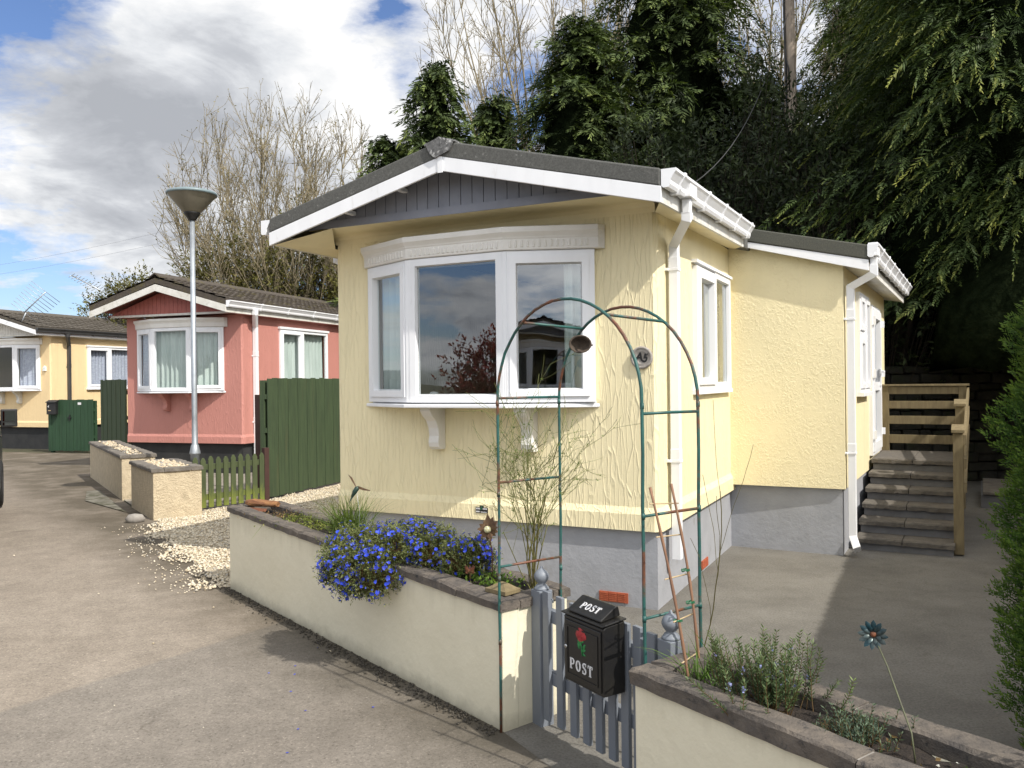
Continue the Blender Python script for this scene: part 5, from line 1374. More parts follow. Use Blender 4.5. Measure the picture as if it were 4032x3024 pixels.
# fresh green ground leaves at the right end of the long planter
c = np.array(PL(3.05,.22,.60)); n = 420; pts = c+rs.normal(0,1,(n,3))*np.array([.16,.17,.02])@np.eye(3)
s_ = rs.uniform(2.75,3.42,n); nn_ = rs.uniform(.12,.32,n); pts = np.array([PL(a,b__,.585+.05*rs.rand()) for a,b__ in zip(s_,nn_)])
V,F = leaves(pts,rdir(rs,n,.7),rdir(rs,n,1.2),.028*rs.uniform(.6,1.3,n),.014); plant('groundcover', 'fresh green low leaves at the foot of the bare climber', 'ground cover plant', tuple(c), [('leaves',V,F,f_lime,np.repeat(rs.rand(n),4))])

# bare climber on the left side of the arch
def twig_tree(rs, base, n0, lens, rads, lean, depth, kids, spread, upb=.25, jitter=.16, segs=3, bj=.03):
    A,B,RA,RB,tips = [],[],[],[],[]
    def go(p, d, l, r, k):
        for s in range(segs):
            d2 = d+rs.normal(0,jitter,3); d2[2] += upb*.3; d2 /= np.linalg.norm(d2); q = p+d2*l/segs; r2 = r*(1-.30/segs)
            A.append(p); B.append(q); RA.append(r); RB.append(r2)
            if k < depth and (s > 0 or k == 0 and s >= 1):
                for _ in range(rs.randint(kids[0],kids[1]+1)):
                    dd = d2+rs.normal(0,spread,3); dd[2] += upb; dd /= np.linalg.norm(dd); go(q, dd, l*rs.uniform(.45,.75), r2*rs.uniform(.45,.65), k+1)
            p, d, r = q, d2, r2
        tips.append((p,d))
    for i in range(n0):
        d = np.array(lean)+rs.normal(0,.16,3)*np.array([1,1,.3]); d /= np.linalg.norm(d)
        go(np.array(base)+rs.normal(0,bj,3)*np.array([1,1,0]), d, lens*rs.uniform(.7,1.2), rads*rs.uniform(.6,1.1), 0)
    return np.array(A),np.array(B),np.array(RA),np.array(RB),tips
rs = np.random.RandomState(21)
A,B,RA,RB,tp = twig_tree(rs,(.10,4.16,.58),13,.46,.0050,(-.03,-.02,1),3,(1,2),.55,.14,.13,3,.010)
V,F = tubes(A,B,np.maximum(RA,.0011),np.maximum(RB,.0010)); tt = np.repeat(np.clip(1-RA/.0055,0,1)*.8+.1,6)
lp_ = A[rs.randint(0,len(A),420)]; V2,F2 = leaves(lp_,rdir(rs,420,.4),rdir(rs,420),.014,.006)
plant('climbing_shrub', 'bare twiggy climber growing up the left side of the garden arch', 'climber', (.10,4.16,.58), [('stems',V,F,m_twig,tt),('young_leaves',V2,F2,f_lime,np.repeat(rs.rand(420),4))])
A,B,RA,RB,tp = twig_tree(rs,(.755,3.375,.52),1,.85,.0026,(.0,.0,1),1,(0,1),.22,.25,.07,9)
V,F = tubes(A,B,np.maximum(RA,.0012),np.maximum(RB,.001)); plant('climber_stem', 'thin dry climber stem twisting up the right side of the garden arch', 'climber', (.765,3.37,.55), [('stems',V,F,m_twig,np.full(len(V),.25))])

# right planter
def needles(label, name, c, stems, h, sp, L, W, per, mat, seed, flowers=0, fm=None, lean=(0,0,1)):
    rs = np.random.RandomState(seed); c = np.array(c); A,B,RA,RB = [],[],[],[]; P,D,N,T = [],[],[],[]; fl = []
    for i in range(stems):
        a = rs.uniform(0,2*PI); r = abs(rs.normal(0,1))*sp*.5; p = c+np.array([r*math.cos(a),r*math.sin(a),0]); d = nz(np.array(lean)+np.array([math.cos(a),math.sin(a),0])*rs.uniform(0,.55)+rs.normal(0,.12,3)); l = h*rs.uniform(.45,1.0)
        ns = max(6,int(l/.010))
        for s in range(ns):
            t = s/ns; q = p+d*l/ns; d = nz(d+rs.normal(0,.05,3)+np.array([0,0,.02]))
            A.append(p); B.append(q); RA.append(.0022*(1-.7*t)); RB.append(.0021*(1-.7*t))
            if t > .12:
                for k in range(per):
                    w_ = rs.normal(0,1,3); w_ = nz(w_-d*(w_@d)); P.append(q); D.append(nz(w_*.8+d*.75)); N.append(rs.normal(0,1,3)+[0,0,.5]); T.append(np.clip(.25+.55*t+rs.normal(0,.12),0,1))
            if flowers and rs.rand() < flowers and t > .4: fl.append(q+rs.normal(0,.004,3))
            p = q
    P,D,N = map(np.array,(P,D,N)); V,F = leaves(P,D,N,L*rs.uniform(.6,1.15,len(P)),W,.5)
    SV,SF = tubes(A,B,np.array(RA),np.array(RB)); parts = [('needles',V,F,mat,np.repeat(np.array(T),4)),('stems',SV,SF,f_dry,np.full(len(SV),.25))]
    if fl:
        fl = np.array(fl); n = len(fl); FV,FF = leaves(np.repeat(fl,4,0),rdir(rs,n*4,.2),rdir(rs,n*4),.010,.008,.6); parts.append(('flowers',FV,FF,fm,np.repeat(rs.rand(n*4),4)))
    return plant(name, label, 'herb', tuple(c), parts)
needles('bushy rosemary with pale violet flowers in the right planter', 'rosemary', PR(.47,.18,.55), 80, .25, .17, .021, .0040, 5, f_rosem, 31, .035, f_peri)
needles('single tall rosemary spike rising from the right planter', 'rosemary', PR(.345,.21,.55), 2, .36, .01, .019, .0034, 4, f_rosem, 36, 0, None, (-.10,.08,1))
needles('low grey green lavender in the middle of the right planter', 'lavender', PR(.78,.18,.545), 90, .095, .12, .017, .0036, 4, f_lav, 33)
rs = np.random.RandomState(41)
n = 70; c = np.array(PR(.20,.19,.55)); P0 = c+rs.normal(0,1,(n,3))*np.array([.05,.04,.003]); D0 = nz(rs.normal(0,1,(n,3))*np.array([.40,.40,0])+np.array([0,0,1.])); V,F,T = blades(rs,P0,D0,rs.uniform(.08,.24,n),rs.uniform(.0035,.006,n),.5)
plant('grass_tuft', 'loose green grass tuft at the foot of the bamboo trellis', 'grass tuft', tuple(c), [('blades',V,F,f_lime,T)])
c = np.array(PR(1.10,.15,.545)); n = 260; pts = c+rs.normal(0,1,(n,3))*np.array([.045,.04,.010]); V,F = leaves(pts,rdir(rs,n,.6),rdir(rs,n,1),.016,.009)
q = c+rs.normal(0,1,(9,3))*np.array([.035,.03,0])+np.array([0,0,.038]); FV,FF = leaves(np.repeat(q,5,0),nz(rdir(rs,45)*np.array([1,1,.3])),np.tile([[0,0,1.]],(45,1)),.007,.006,.6)
plant('saxifrage', 'tiny cushion plant with white flowers in the right planter', 'flowering plant', tuple(c), [('leaves',V,F,f_lime,np.repeat(rs.rand(n),4)),('flowers',FV,FF,f_whitep,np.full(len(FV),.6))])
A,B,RA,RB,tp = twig_tree(rs,PR(1.30,.24,.54),1,.50,.0026,(-.16,.20,1),0,(0,0),.1,.05,.05,9)
V,F = tubes(A,B,RA,RB,5); plant('bare_twig', 'single thin bare stem leaning up from the right planter', 'plant stem', PR(1.30,.24,.54), [('stem',V,F,f_dry,np.full(len(V),.12))])
def rambler(label, c, n0, seed, h=.3, mat=f_lime):
    rs = np.random.RandomState(seed); A,B,RA,RB,tp = twig_tree(rs,c,n0,h,.0024,(-.05,.05,.8),2,(1,1),.6,.1,.16,4,.002)
    V,F = tubes(A,B,np.maximum(RA,.0009),np.maximum(RB,.0008)); k = rs.randint(0,len(A),len(A)*2); d = rdir(rs,len(k),.4); LV,LF = leaves(B[k],d,rdir(rs,len(k),1),.026*rs.uniform(.5,1.3,len(k)),.013*rs.uniform(.7,1.2,len(k)))
    return plant('rambling_plant', label, 'plant', tuple(c), [('stems',V,F,f_lime,np.full(len(V),.3)),('leaves',LV,LF,mat,np.repeat(rs.rand(len(k)),4))])
rambler('small-leaved straggly plant at the lower right corner of the right planter', PR(1.48,.16,.54), 9, 51, .13)
rambler('trailing leafy stems at the foot of the tall yew', PR(1.50,.30,.55), 9, 52, .20)
n = 90; pts = np.array([PR(rs.uniform(.15,1.7),rs.uniform(.11,.29),.558) for _ in range(n)]); V,F = leaves(pts,nz(rdir(rs,n)*np.array([1,1,.25])),rdir(rs,n,1.5),.032*rs.uniform(.4,1.2,n),.018); tag(arr_mesh('leaf_litter',V,F,f_dry,tint=np.repeat(rs.rand(n),4)),'dry brown leaf litter on the soil of the right planter','leaf litter',kind='stuff')

# ------------------------------------------------------------------ metal ornaments
m_peacock = M('blue green lacquered metal', (.008,.045,.06), (.07,.085,.08), 26, .35, metal=.5)
m_stem = M('dull green wire', (.11,.12,.06), (.08,.08,.05), 20, .6)
fo = thing('metal_flower', 'blue green metal flower ornament on a leaning stem in the right planter', 'garden ornament', PR(.96,.18,.54))
O = Vector(PR(.96,.18,.54)); top = Vector((1.135,2.60,.835))-O
b = MB(); b.tube([(0,0,0),(-.012,.0,.10),tuple(top*.75+Vector((.012,0,0))),tuple(top)],.0026,6); b.build('stem', m_stem, fo)
n_ = Vector((-.55,-.78,.30)).normalized(); e1 = n_.cross(Vector((0,0,1))).normalized(); e2 = e1.cross(n_)
for ring, (npet, l, w_, tilt) in enumerate(((12,.048,.020,.25),(8,.033,.016,.5))):
    for j in range(npet):
        a = 2*PI*(j+.5*ring)/npet; r_ = (e1*math.cos(a)+e2*math.sin(a)); s_ = n_.cross(r_); up_ = (r_+n_*tilt).normalized()
        b = MB(); b.sm = True; q = [top+up_*.006, top+up_*l*.5+s_*w_*.5-n_*.003, top+up_*l*.8+s_*w_*.35, top+up_*l, top+up_*l*.8-s_*w_*.35, top+up_*l*.5-s_*w_*.5-n_*.003, top+up_*l*.55+n_*.004]
        b.add([tuple(v) for v in q],[(0,1,6),(1,2,6),(2,3,6),(3,4,6),(4,5,6),(5,0,6)]); b.build('petal', m_peacock, fo)
b = MB(); b.sm = True; b.lathe([(.0,.012),(.008,.010),(.011,.003),(.009,-.004),(.0,-.006)],12,tuple(top)); b.build('centre', m_rust, fo)
m_rustp = M('rusty brown petals', (.15,.09,.045), (.085,.045,.025), 30, .8, .3, 60)
O = Vector((-.12,4.44,.60)); ro = thing('metal_flower', 'rusty metal flower with a pale glass centre behind the lithodora', 'garden ornament', tuple(O)); top = Vector((-.017,0,.255))
b = MB(); b.tube([(0,0,-.02),(.004,0,.12),tuple(top)],.003,6); b.build('stem', m_rust, ro)
n_ = Vector((-.25,-.93,.10)).normalized(); e1 = n_.cross(Vector((0,0,1))).normalized(); e2 = e1.cross(n_); rl = random.Random(8)
for j in range(13):
    a = 2*PI*j/13; l = .072*rl.uniform(.75,1.2); r_ = (e1*math.cos(a)+e2*math.sin(a)); s_ = n_.cross(r_); up_ = (r_+n_*rl.uniform(-.3,.3)).normalized(); w_ = .036
    b = MB(); b.sm = True; q = [top+up_*.01, top+up_*l*.55+s_*w_*.5, top+up_*l, top+up_*l*.55-s_*w_*.5, top+up_*l*.5+n_*.005]; b.add([tuple(v) for v in q],[(0,1,4),(1,2,4),(2,3,4),(3,0,4)]); b.build('petal', m_rustp, ro)
m_ball = M('pale yellow glass ball', (.62,.60,.36), (.52,.50,.30), 10, .2)
b = MB(); b.lathe([(.0,-.02),(.012,-.016),(.0195,-.006),(.0195,.006),(.012,.016),(.0,.02)],16,tuple(top+n_*.018)); b.build('glass_centre', m_ball, ro)
O = Vector((-.235,4.36,.58)); bt = thing('metal_butterfly', 'small rusty metal butterfly on a stick among the planter leaves', 'garden ornament', tuple(O))
b = MB(); b.tube([(0,0,0),(.0,0,.10)],.0022,6); b.build('stick', m_rust, bt)
for sgn in (-1,1):
    b = MB(); b.sm = True; b.add([(0,0,.075),(sgn*.018,-.008,.105),(sgn*.028,-.012,.095),(sgn*.022,-.010,.078),(sgn*.024,-.010,.060),(sgn*.010,-.004,.055)],[(0,1,2,3),(0,3,4,5)]); b.build('wing', m_rust, bt)
# metal hummingbird on a wire
m_humm = M('dark green painted metal', (.02,.06,.045), (.03,.035,.025), 30, .45, metal=.3)
O = Vector((-1.05,5.50,.60)); hb = thing('metal_bird', 'small metal hummingbird with spread wings on a thin wire above the grass tuft', 'garden ornament', tuple(O))
b = MB(); b.tube([(.02,0,0),(.018,0,.2),(.0,0,.335)],.0014,5); b.build('wire', m_steel, hb)
b = MB(); b.tube([(-.035,0,.275),(-.028,0,.295),(-.012,0,.325),(.004,0,.350),(.012,0,.362)],[.001,.008,.016,.017,.006],10)
b.tube([(-.027,0,.297),(-.045,0,.262),(-.052,0,.235)],[.006,.003,.0012],6); b.build('body', m_humm, hb)
for q in ([(.0,0,.350),(-.030,.01,.395),(-.058,.02,.440),(-.062,.02,.444),(-.030,.012,.420),(-.006,.004,.372)], [(.006,0,.350),(.045,-.01,.338),(.095,-.02,.333),(.097,-.02,.337),(.050,-.012,.353),(.012,-.004,.366)]):
    b = MB(); b.add([(x,y,z) for x,y,z in q]+[(x,y+.002,z) for x,y,z in q],[(0,1,2,3,4,5),(11,10,9,8,7,6)]); b.build('wing', m_rustp, hb)
# wooden post cap lying on the coping
q = PL(3.50,.10,0); pc = thing('wooden_cap', 'small pyramid-topped wooden post cap lying on the coping of the long planter', 'post cap', (q[0],q[1],.615), -.75)
b = MB(); b.box(-.07,.07,-.055,.055,.0,.022); b.build('base', m_timber, pc, bevel=.003)
b = MB(); b.loft([[(-.06,-.046,.022),(.06,-.046,.022),(.06,.046,.022),(-.06,.046,.022)],[(-.018,-.012,.048),(.018,-.012,.048),(.018,.012,.048),(-.018,.012,.048)]]); b.build('pyramid_top', m_timber, pc)

# ------------------------------------------------------------------ trees
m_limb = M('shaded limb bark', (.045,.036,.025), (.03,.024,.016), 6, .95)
def conifer(name, label, loc, h, r, seed, nb=420, per=15, nl=12, z0=.06, mat=f_conif, spray=.52, leafl=.15, leafw=.040, up=.34, droop=.50, top_pow=.55, side=None, trunk_r=.16, core=.48):
    """dense cypress: boughs from the trunk, each set with flat drooping fans of scale leaves, round a dark heart"""
    rs = np.random.RandomState(seed)
    o = thing(name, label, 'conifer', loc, 0)
    t = np.sort(rs.uniform(z0,.99,nb)); zt_ = t*h; az_ = rs.uniform(0,2*PI,nb)
    if side is not None:
        k = rs.rand(nb) < side[1]; az_ = np.where(k, side[0]+rs.normal(0,.9,nb), az_)
    lump = 1+.20*np.sin(az_*3+t*17+seed)+.13*np.sin(az_*5-t*29)
    rad = r*np.clip((1-t),0,1)**top_pow*rs.uniform(.70,1.08,nb)*lump*(.7+.3*np.minimum(1,(t-z0)/.12))+.10
    H = np.stack([np.cos(az_),np.sin(az_),np.zeros(nb)],1)
    s = (np.linspace(.30,1.0,per)[None]**.8+rs.uniform(-.04,.04,(nb,per)))
    pos = lambda s: H[:,None,:]*(rad[:,None]*s)[...,None]+np.array([0,0,1.])*((zt_[:,None])+rad[:,None]*(up*s-droop*s*s))[...,None]
    P = pos(s); tang = nz(pos(s+.02)-pos(s-.02))
    n = nb*per; P = P.reshape(-1,3); Tn = tang.reshape(-1,3); S = nz(np.cross(Tn,np.array([[0,0,1.]]))); sg = np.where(rs.rand(n)<.5,-1,1)[:,None]
    P = P+rs.normal(0,.10,(n,3))
    tipk = (s.reshape(-1)>.9)[:,None]
    D = nz(Tn*np.where(tipk,1.0,.8)+S*sg*np.where(tipk,.2,.8)*rs.uniform(.2,1.3,(n,1))+np.array([0,0,-.16])+rs.normal(0,.20,(n,3)))
    N = nz(np.cross(D,np.cross(np.array([[0,0,1.]]),D))+rs.normal(0,.45,(n,3))); Sx = nz(np.cross(D,N))
    Ls = spray*rs.uniform(.45,1.25,n)*np.exp(rs.normal(0,.22,nb)).repeat(per)*(.45+.55*np.minimum(1,rad.repeat(per)/1.2))
    Vs,Ts = [],[]; u = np.clip((s.reshape(-1)-.3)/.7,0,1); tr_ = rs.uniform(-.16,.16,n)
    for j in range(nl):
        f = j/(nl-1); sgn = (-1)**j
        base = P+D*(Ls*f*.9)[:,None]-np.array([0,0,1.])*(Ls*.15*f*f)[:,None]
        dd = nz(D*(.45+.6*f)+Sx*sgn*.85*(1-.8*f)-np.array([0,0,.10])*(.3+f)+rs.normal(0,.13,(n,3)))
        V,F = leaves(base,dd,N+rs.normal(0,.22,(n,3)),leafl*(1.25-.55*f)*rs.uniform(.7,1.25,n)*(Ls/spray+.25),leafw*rs.uniform(.7,1.2,n),.45)
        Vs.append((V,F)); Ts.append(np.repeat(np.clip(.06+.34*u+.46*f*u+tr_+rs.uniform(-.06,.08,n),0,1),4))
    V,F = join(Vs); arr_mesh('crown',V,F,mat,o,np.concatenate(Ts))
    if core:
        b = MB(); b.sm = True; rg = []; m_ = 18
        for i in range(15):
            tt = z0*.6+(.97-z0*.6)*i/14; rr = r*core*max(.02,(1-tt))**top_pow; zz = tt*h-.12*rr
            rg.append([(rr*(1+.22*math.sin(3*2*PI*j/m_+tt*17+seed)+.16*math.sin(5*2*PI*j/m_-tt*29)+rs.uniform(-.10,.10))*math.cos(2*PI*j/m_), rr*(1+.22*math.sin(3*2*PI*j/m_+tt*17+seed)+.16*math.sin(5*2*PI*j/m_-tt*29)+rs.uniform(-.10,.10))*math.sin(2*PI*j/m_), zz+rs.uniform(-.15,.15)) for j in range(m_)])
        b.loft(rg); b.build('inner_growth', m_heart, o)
    b = MB(); b.tube([(0,0,-.3),(0,0,h*.3),(0,0,h*.65),(0,0,h*.97)],[trunk_r,trunk_r*.8,trunk_r*.45,.02],8); b.build('trunk', m_bark, o)
    q0,q1,q2 = [pos(np.full((nb,1),a))[:,0] for a in (0.,.3,.6)]; k = np.arange(nb)%3 == 0; SV,SF = join([tubes(q0[k],q1[k],np.full(k.sum(),.028),np.full(k.sum(),.018)),tubes(q1[k],q2[k],np.full(k.sum(),.018),np.full(k.sum(),.008))]); arr_mesh('limbs',SV,SF,m_limb,o)
    return o
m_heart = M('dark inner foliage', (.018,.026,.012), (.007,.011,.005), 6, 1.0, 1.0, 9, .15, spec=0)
c1 = conifer('cypress_tree','tallest broad dark cypress left of the wooden pole',(4.2,20.5,0),15,3.5,5,520)
dup(c1,(1.75,20.0,0),2.1,'broad dark cypress behind the middle of the yellow roof',(.88,.88,.70))
dup(c1,(6.7,22.5,0),4.0,'dark cypress just behind the wooden pole',(.95,.95,.66))
dup(c1,(9.7,19.0,.8),1.2,'dark cypress between the wooden pole and the great right-hand cypress',(1.0,1.0,.95))
dup(c1,(13.0,23,1),3.1,'dark cypress filling the gap far behind the great right-hand one',(1.25,1.25,1.12))
dup(c1,(12.8,28.5,1),5.3,'far dark cypress closing the view to the left of the great one',(1.2,1.2,1.12))
dup(c1,(6.2,17.0,.8),.6,'dark cypress right behind the porch roof, half hidden by shrubs',(.72,.72,.40))
c2 = conifer('cypress_tree','small dark cypress standing just left behind the ridge of the yellow home',(-1.75,20,0),9.5,1.75,1,300,12,11,.2,spray=.42,top_pow=.60,core=.5)
dup(c2,(-2.95,20.4,0),2.0,'short cypress at the far left behind the yellow roof slope',(.95,.95,.82))
dup(c2,(-.35,21.0,0),4.2,'low thin cypress between the small cypress and the broad dark ones',(.9,.9,.95))
c3 = conifer('cypress_tree','great cypress with drooping yellow-tipped boughs over the porch at the right',(8.2,12.6,.6),14.5,4.1,7,640,24,20,.17,f_conif2,.46,.066,.021,.20,.42,.50,(PI*1.08,.5),.28,.50)
dup(c3,(10.6,15.8,.8),-.5,'tall dark cypress at the far right edge',(1.05,1.05,1.1))
# yew at the right edge, close by
def yew(label, loc, h, r, seed, n=9000):
    rs = np.random.RandomState(seed); o = thing('yew_tree', label, 'yew', loc); loc = np.array(loc)
    t = rs.uniform(0,1,n)**.9; a = rs.uniform(0,2*PI,n); prof = np.where(t<.2,.75+.25*t/.2,np.sqrt(np.clip(1-((t-.2)/.8)**2.2,0,1)))
    ph = 1+.09*np.sin(a*5+t*13)+.08*np.sin(a*9-t*31)+.07*np.sin(a*3+t*47)
    rr = r*prof*ph*rs.uniform(.70,1.05,n)
    P = np.stack([rr*np.cos(a),rr*np.sin(a),t*h],1); out_ = np.stack([np.cos(a),np.sin(a),np.full(n,.35)],1)
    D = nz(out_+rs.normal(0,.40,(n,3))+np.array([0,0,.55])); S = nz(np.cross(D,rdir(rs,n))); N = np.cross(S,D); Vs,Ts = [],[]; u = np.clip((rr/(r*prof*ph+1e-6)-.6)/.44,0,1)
    for j in range(7):
        f = j/6; base = P+D*(.036*f); dd = nz(D*(.5+.6*f)+S*(-1)**j*.7*(1-.7*f)+rs.normal(0,.12,(n,3)))
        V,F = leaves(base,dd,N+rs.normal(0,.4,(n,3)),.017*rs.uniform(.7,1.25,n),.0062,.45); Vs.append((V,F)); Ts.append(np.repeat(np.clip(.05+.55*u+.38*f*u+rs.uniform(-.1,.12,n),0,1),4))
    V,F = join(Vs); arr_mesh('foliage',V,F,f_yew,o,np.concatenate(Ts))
    k = 260; z = rs.uniform(.1,h*.9,k); aa = rs.uniform(0,2*PI,k); tz = np.clip(z/h,0,1); pr = r*.8*np.sqrt(np.clip(1-tz**2.2,0,1))
    SV,SF = tubes(np.stack([0*z,0*z,z*.9],1),np.stack([pr*np.cos(aa),pr*np.sin(aa),z+.1],1),np.full(k,.008),np.full(k,.003)); arr_mesh('branches',SV,SF,m_bark,o)
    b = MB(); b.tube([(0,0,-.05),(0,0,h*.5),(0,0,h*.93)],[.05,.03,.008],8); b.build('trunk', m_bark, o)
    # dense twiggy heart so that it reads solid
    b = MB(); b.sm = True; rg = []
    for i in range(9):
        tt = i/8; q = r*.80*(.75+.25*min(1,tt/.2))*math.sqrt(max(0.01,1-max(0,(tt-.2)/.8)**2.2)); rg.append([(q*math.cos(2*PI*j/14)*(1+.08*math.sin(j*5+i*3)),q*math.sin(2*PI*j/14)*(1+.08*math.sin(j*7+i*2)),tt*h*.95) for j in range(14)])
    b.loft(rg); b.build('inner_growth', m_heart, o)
    return o
yew('columnar green yew at the right edge behind the right planter', (2.44,3.12,0), 2.72, .47, 61, 46000)
yew('second yew beside the right planter nearest the camera', (2.75,1.9,0), 2.4, .5, 62, 5000)
yew('yew at the near end of the right planter', (2.6,.6,0), 2.3, .5, 63, 4000)

# bare trees
def bare_tree(label, loc, cen, rad, n_main, n_sec, n_twig, r0, seed, buds=1500, ivy=0, mat_b=None, rmin=.0085, sweep=.35):
    """many stems fan out from the base to a rounded crown outline and carry side branches and fine twigs"""
    rs = np.random.RandomState(seed); o = thing('bare_tree', label, 'tree', loc); base = np.array([0,0,0.]); cen = np.array(cen,float)-np.array(loc); rad = np.array(rad,float)
    A,B,RA,RB = [],[],[],[]; thick = []
    def reach(p, d, lim):
        q = (p-cen)/rad; v = d/rad; a = v@v; b_ = q@v; c = q@q-1
        disc = b_*b_-a*c
        return min(lim, (-b_+math.sqrt(disc))/a) if disc > 0 else 0
    def line(p0, d0, L, r0, r1, n, curve, jit):
        pts = [p0]; d = d0/np.linalg.norm(d0); ds = []
        for i in range(n):
            d = d+curve/n+rs.normal(0,jit,3); d /= np.linalg.norm(d); pts.append(pts[-1]+d*L/n); ds.append(d)
        for i in range(n):
            A.append(pts[i]); B.append(pts[i+1]); RA.append(r0+(r1-r0)*i/n); RB.append(r0+(r1-r0)*(i+1)/n)
        return pts, ds
    for i in range(n_main):
        th = 2*PI*(i*.618); ph = math.acos(1-1.25*((i+.5)/n_main)) if n_main > 1 else 0; ph = min(ph,1.75)
        tgt = cen+rad*np.array([math.sin(ph)*math.cos(th),math.sin(ph)*math.sin(th),math.cos(ph)])*rs.uniform(.86,1.04)
        p0 = base+np.array([rs.normal(0,.18),rs.normal(0,.18),-.2]); d0 = (tgt-p0); L = np.linalg.norm(d0); d0 = d0/L; out_ = np.array([d0[0],d0[1],0])
        pts, ds = line(p0, d0+out_*sweep, L*.94, r0*rs.uniform(.7,1.1), .012, 11, np.array([0,0,1.])*sweep*.75-out_*sweep*1.1, .035)
        thick.append((pts,ds))
        for s_ in range(n_sec):
            k = rs.randint(4,11); p = pts[k]; d = ds[k-1]; side = rs.normal(0,1,3); side -= d*(side@d); side /= np.linalg.norm(side)
            dd = d*.85+side*rs.uniform(.35,.75)+np.array([0,0,.15]); dd /= np.linalg.norm(dd); l = reach(p,dd,rs.uniform(.9,2.6))
            if l < .25: continue
            ps, d2 = line(p, dd, l, .030*(1-.55*k/11), .009, 5, np.array([0,0,.35]), .06)
            for w_ in range(n_twig):
                m_ = rs.randint(1,6); q = ps[m_]; e_ = d2[m_-1]; side = rs.normal(0,1,3); ee = e_*.9+side*.45+np.array([0,0,.15]); ee /= np.linalg.norm(ee); l2 = reach(q,ee,rs.uniform(.35,.95)+.1)
                if l2 > .1:
                    pq, d3 = line(q, ee, l2, .0095, rmin*.7, 3, np.array([0,0,.3]), .07)
                    for _ in range(2):
                        z_ = rs.randint(1,4); f_ = d3[z_-1]*.9+rs.normal(0,.35,3); f_ /= np.linalg.norm(f_); line(pq[z_], f_, rs.uniform(.12,.35), rmin*.8, rmin*.6, 1, np.zeros(3), .0)
    A,B,RA,RB = map(np.array,(A,B,RA,RB)); V,F = tubes(A,B,np.maximum(RA,rmin*.6),np.maximum(RB,rmin*.6),3); arr_mesh('branches',V,F,m_bark,o)
    if buds:
        fine = np.where(RA<.012)[0]; k = rs.choice(fine,buds); LV,LF = leaves(B[k],rdir(rs,buds,.5),rdir(rs,buds),.075*rs.uniform(.5,1.2,buds),.035); arr_mesh('buds',LV,LF,mat_b or f_bud,o,np.repeat(rs.rand(buds),4))
    if ivy:
        k = rs.randint(0,len(thick),ivy); j = rs.randint(1,7,ivy); P = np.array([thick[a_][0][c_]+(thick[a_][0][c_+1]-thick[a_][0][c_])*rs.rand() for a_,c_ in zip(k,j)])+rs.normal(0,.13,(ivy,3)); LV,LF = leaves(P,rdir(rs,ivy,-.2),rdir(rs,ivy),.13*rs.uniform(.5,1.2,ivy),.09); arr_mesh('ivy',LV,LF,f_ivy,o,np.repeat(rs.rand(ivy),4))
    return o
bare_tree('broad many-stemmed bare tree with ivy behind the pink home', (-7.5,28,.2), (-7.9,28,7.3), (4.1,3.2,4.5), 32, 14, 9, .062, 78, 9000, 2400, None, .0085, .55)
bare_tree('tall bare tree with upright twigs behind the cypresses', (1.6,26,2), (1.0,26,11), (3.9,3,6.2), 28, 11, 8, .09, 72, 1500)
bare_tree('bare tree with pale spring buds behind the wooden pole', (7.8,25,3), (7.6,25,10.5), (3.2,2.6,5.4), 20, 11, 6, .09, 73, 7500, 0, f_weed)
bare_tree('second tall bare tree further right behind the cypresses', (4.6,29,2), (4.6,29,13), (3.4,3,6), 20, 9, 5, .10, 74, 900)

# shrubs and hedges
def shrub(name, label, loc, blobs, n, per, L, W, length, mat, seed, up=.3, cat='shrub', twigs=0, spread=.8):
    rs = np.random.RandomState(seed); V,F,T,p,sd = shoot_bush(rs, blobs, n, per, L, W, length, spread, up, .45); o = thing(name, label, cat, loc)
    lo = np.array(loc); arr_mesh('foliage',V-lo,F,mat,o,T)
    k = rs.rand(len(p)) < .3; cc = p[k]; root = lo+np.array([0,0,.1])+(cc-lo)*np.array([.35,.35,0]); SV,SF = tubes(root,cc,np.full(len(cc),.012),np.full(len(cc),.004)); arr_mesh('stems',SV-lo,SF,m_limb,o)
    return o
def mounds(x0,x1,y,z0,h,r,n,seed,dy=.6):
    rs = random.Random(seed); return [((x0+(x1-x0)*i/(n-1)+rs.uniform(-.3,.3), y+rs.uniform(-dy,dy), z0+h*rs.uniform(.35,.75)), (r*rs.uniform(.8,1.2), r*rs.uniform(.8,1.1), h*rs.uniform(.38,.55))) for i in range(n)]
shrub('hedge','tangled brown green spring hedge behind the pink roof',(-7,26.5,0),mounds(-9.5,-3.2,27,1.2,5.2,1.4,9,81),5200,6,.15,.055,.35,f_hedge,81,.25,'hedge')
shrub('round_bush','rounded olive green bush rising behind the pink ridge at the left',(-11.9,26,0),[((-11.95,26,3.9),(1.15,1.0,1.25)),((-11.2,26.3,3.6),(.9,.9,1.2)),((-12.8,26.2,3.4),(.8,.8,1.2)),((-12,26,2.2),(1.3,1.0,1.6))],2600,6,.10,.045,.22,f_hedge,82,.4)
shrub('dark_shrub','dark glossy shrub behind the right end of the yellow roof',(3.6,15.5,0),mounds(2.2,5.6,15.6,.5,5.6,1.35,7,83),4200,7,.13,.045,.30,f_shade,83)
shrub('dark_shrub','deep shaded evergreen shrub behind the porch roof',(6.2,14.4,.5),mounds(4.8,7.8,14.2,.9,5.0,1.3,7,84),4200,7,.13,.045,.30,f_shade,84)
shrub('dark_shrub','shaded undergrowth on the bank above the stone wall',(8.3,13.7,1.5),mounds(6.0,12,14.1,1.5,3.2,1.1,9,85),3600,7,.12,.05,.28,f_shade,85)
shrub('dark_shrub','dark shrub at the left foot of the cypresses behind the yellow home',(.5,18.9,0),mounds(-1.2,2.6,19.2,.5,4.5,1.2,6,86),2600,7,.14,.05,.3,f_shade,86)
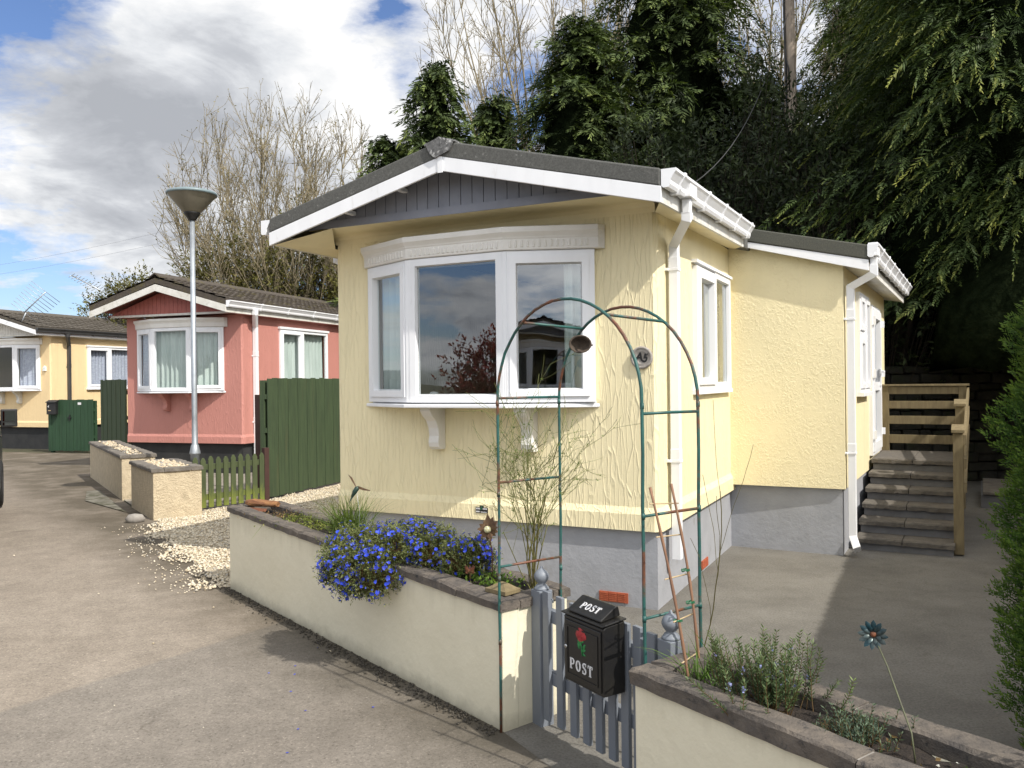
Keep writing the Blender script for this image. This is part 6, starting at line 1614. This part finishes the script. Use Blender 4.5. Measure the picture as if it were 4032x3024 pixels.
shrub('red_shrub','dark red leaved shrub mirrored in the middle of the bow window',hl(-6.2,-9.8,0),[(hl(-6.2,-9.8,1.5),(.9,.9,.95)),(hl(-6.6,-9.9,.9),(.9,.8,.8)),(hl(-5.3,-9.9,.7),(1.0,.8,.6))],1800,6,.11,.05,.2,f_red,87)
shrub('green_shrub','low green hedge mirrored in the bow window',hl(-9.5,-11,0),[(hl(-9.5,-11,.5),(1.6,.9,.7)),(hl(-12,-11.5,.5),(1.6,.9,.8))],1500,6,.10,.05,.2,f_hedge,88)

# bank, retaining wall, paving beyond the steps
b = MB(); K = 26; xs = np.linspace(-14,30,K); vs = []; fs = []; rb = random.Random(2)
prof = [(0,0.0),(.3,.9),(1.2,1.5),(4,2.4),(9,3.6),(20,5),(60,7)]
def yb_(x): return 13.2-.12*(x-6) if x > 3.2 else 13.6+ (3.2-x)*.95
for i,x in enumerate(xs):
    for d,z in prof: vs.append((x+rb.uniform(-.2,.2), yb_(x)+d, (z*(1 if x>3 else max(0.0,.35+(x-3)*.03))) + rb.uniform(-.06,.06)-(.05 if d == 0 else 0)))
m_ = len(prof)
for i in range(K-1):
    for j in range(m_-1): fs.append((i*m_+j,(i+1)*m_+j,(i+1)*m_+j+1,i*m_+j+1))
b.sm = True; b.add(vs,fs); tag(b.build('bank', m_bank), kind='structure')
sw_ = thing('stone_wall','dark dry stone retaining wall in the shade behind the timber railing','wall',(4.4,13.35,0),math.atan2(-.9,8)); b = MB(); z = 0; rl = random.Random(12)
while z < 1.75:
    h_ = rl.uniform(.11,.20); x = rl.uniform(-.2,0)
    while x < 9:
        l = rl.uniform(.18,.48); j = lambda a=.018: rl.uniform(-a,a); d = rl.uniform(-.03,.03)
        a0 = [(x+.008+j(),-.02+d,z+.006+j()),(x+l-.008+j(),-.02+d,z+.006+j()),(x+l-.008+j(),-.02+d+j(),z+h_-.006+j()),(x+.008+j(),-.02+d+j(),z+h_-.006+j())]; a1 = [(p[0],.35,p[2]) for p in a0]
        b.loft([a0,a1]); x += l
    z += h_
m_stone = M('mossy grey stone', (.045,.043,.036), (.022,.022,.018), 5, .95, .9, 25, .02, dirt=((.03,.04,.015),3,.5,.7))
b.build('stonework', m_stone, sw_, bevel=.02)
ps = thing('paved_step','low raised paved strip beyond the concrete steps','paving',hl(2.35,6.2,0),-TH-al)
b = MB(); b.box(0,4.5,0,1.6,-.05,.155); b.build('kerb_block', m_riser, ps)
for i in range(5):
    for j in range(3):
        b = MB(); b.box(.02+i*.9,.88+i*.9,-.03+j*.55,.49+j*.55,.157,.195); b.build('slab', m_coping2, ps, bevel=.006)

# wooden pole and its service wire
po = thing('utility_pole','weathered wooden utility pole among the cypresses','utility pole',(6.22,18,0))
m_pole = M('weathered pole timber', (.42,.35,.28), (.30,.245,.195), 3, .9, .6, 20, .01, stretch=(4,4,.3))
b = MB(); b.tube([(0,0,-.1),(-.02,0,5),(-.06,0,9),(-.10,0,13)],[.155,.14,.125,.11],14); b.build('shaft', m_pole, po)
b = MB(); b.tube([(-.15,-.08,4),(-.17,-.08,8.5),(-.20,-.07,9.6),(-.18,-.08,12.5)],.022,6); b.tube([(-.17,-.10,8.6),(-.13,-.13,8.4),(-.12,-.14,7.9)],.015,6); b.build('cable', m_blackpl, po)
ws = thing('service_wire','thin service wire running from the pole down to the yellow roof','wire',(6.1,17.9,9.6)); b = MB()
e = Vector(hl(-.9,2.2,3.3))-Vector((6.1,17.9,9.6)); b.tube([tuple(e*t-Vector((0,0,.9*math.sin(PI*t)))) for t in [k/18 for k in range(19)]],.007,5); b.build('wire', m_greypl, ws)

# things of one kind share a group
GROUPS = {'conifer':'cypresses behind the homes','yew':'yews along the right edge','tree':'bare trees behind the homes','curtain':'curtains in the windows','park home':'park homes along the lane','planter':'wall planters along the lane','shrub':'shrubs behind the homes','aerial':'roof aerials','herb':'herbs in the right planter','weeds':'weeds in the long planter','grass tuft':'grass tufts in the planters'}
for o in scn.objects:
    if o.parent is None and not o.get('group') and o.get('category') in GROUPS: o['group'] = GROUPS[o['category']]
    if o.parent is None and not o.get('group') and o.name.startswith('lithodora'): o['group'] = 'lithodora in the long planter'
    if o.parent is None and not o.get('group') and o.name.startswith('board_fence'): o['group'] = 'tall green board fences'
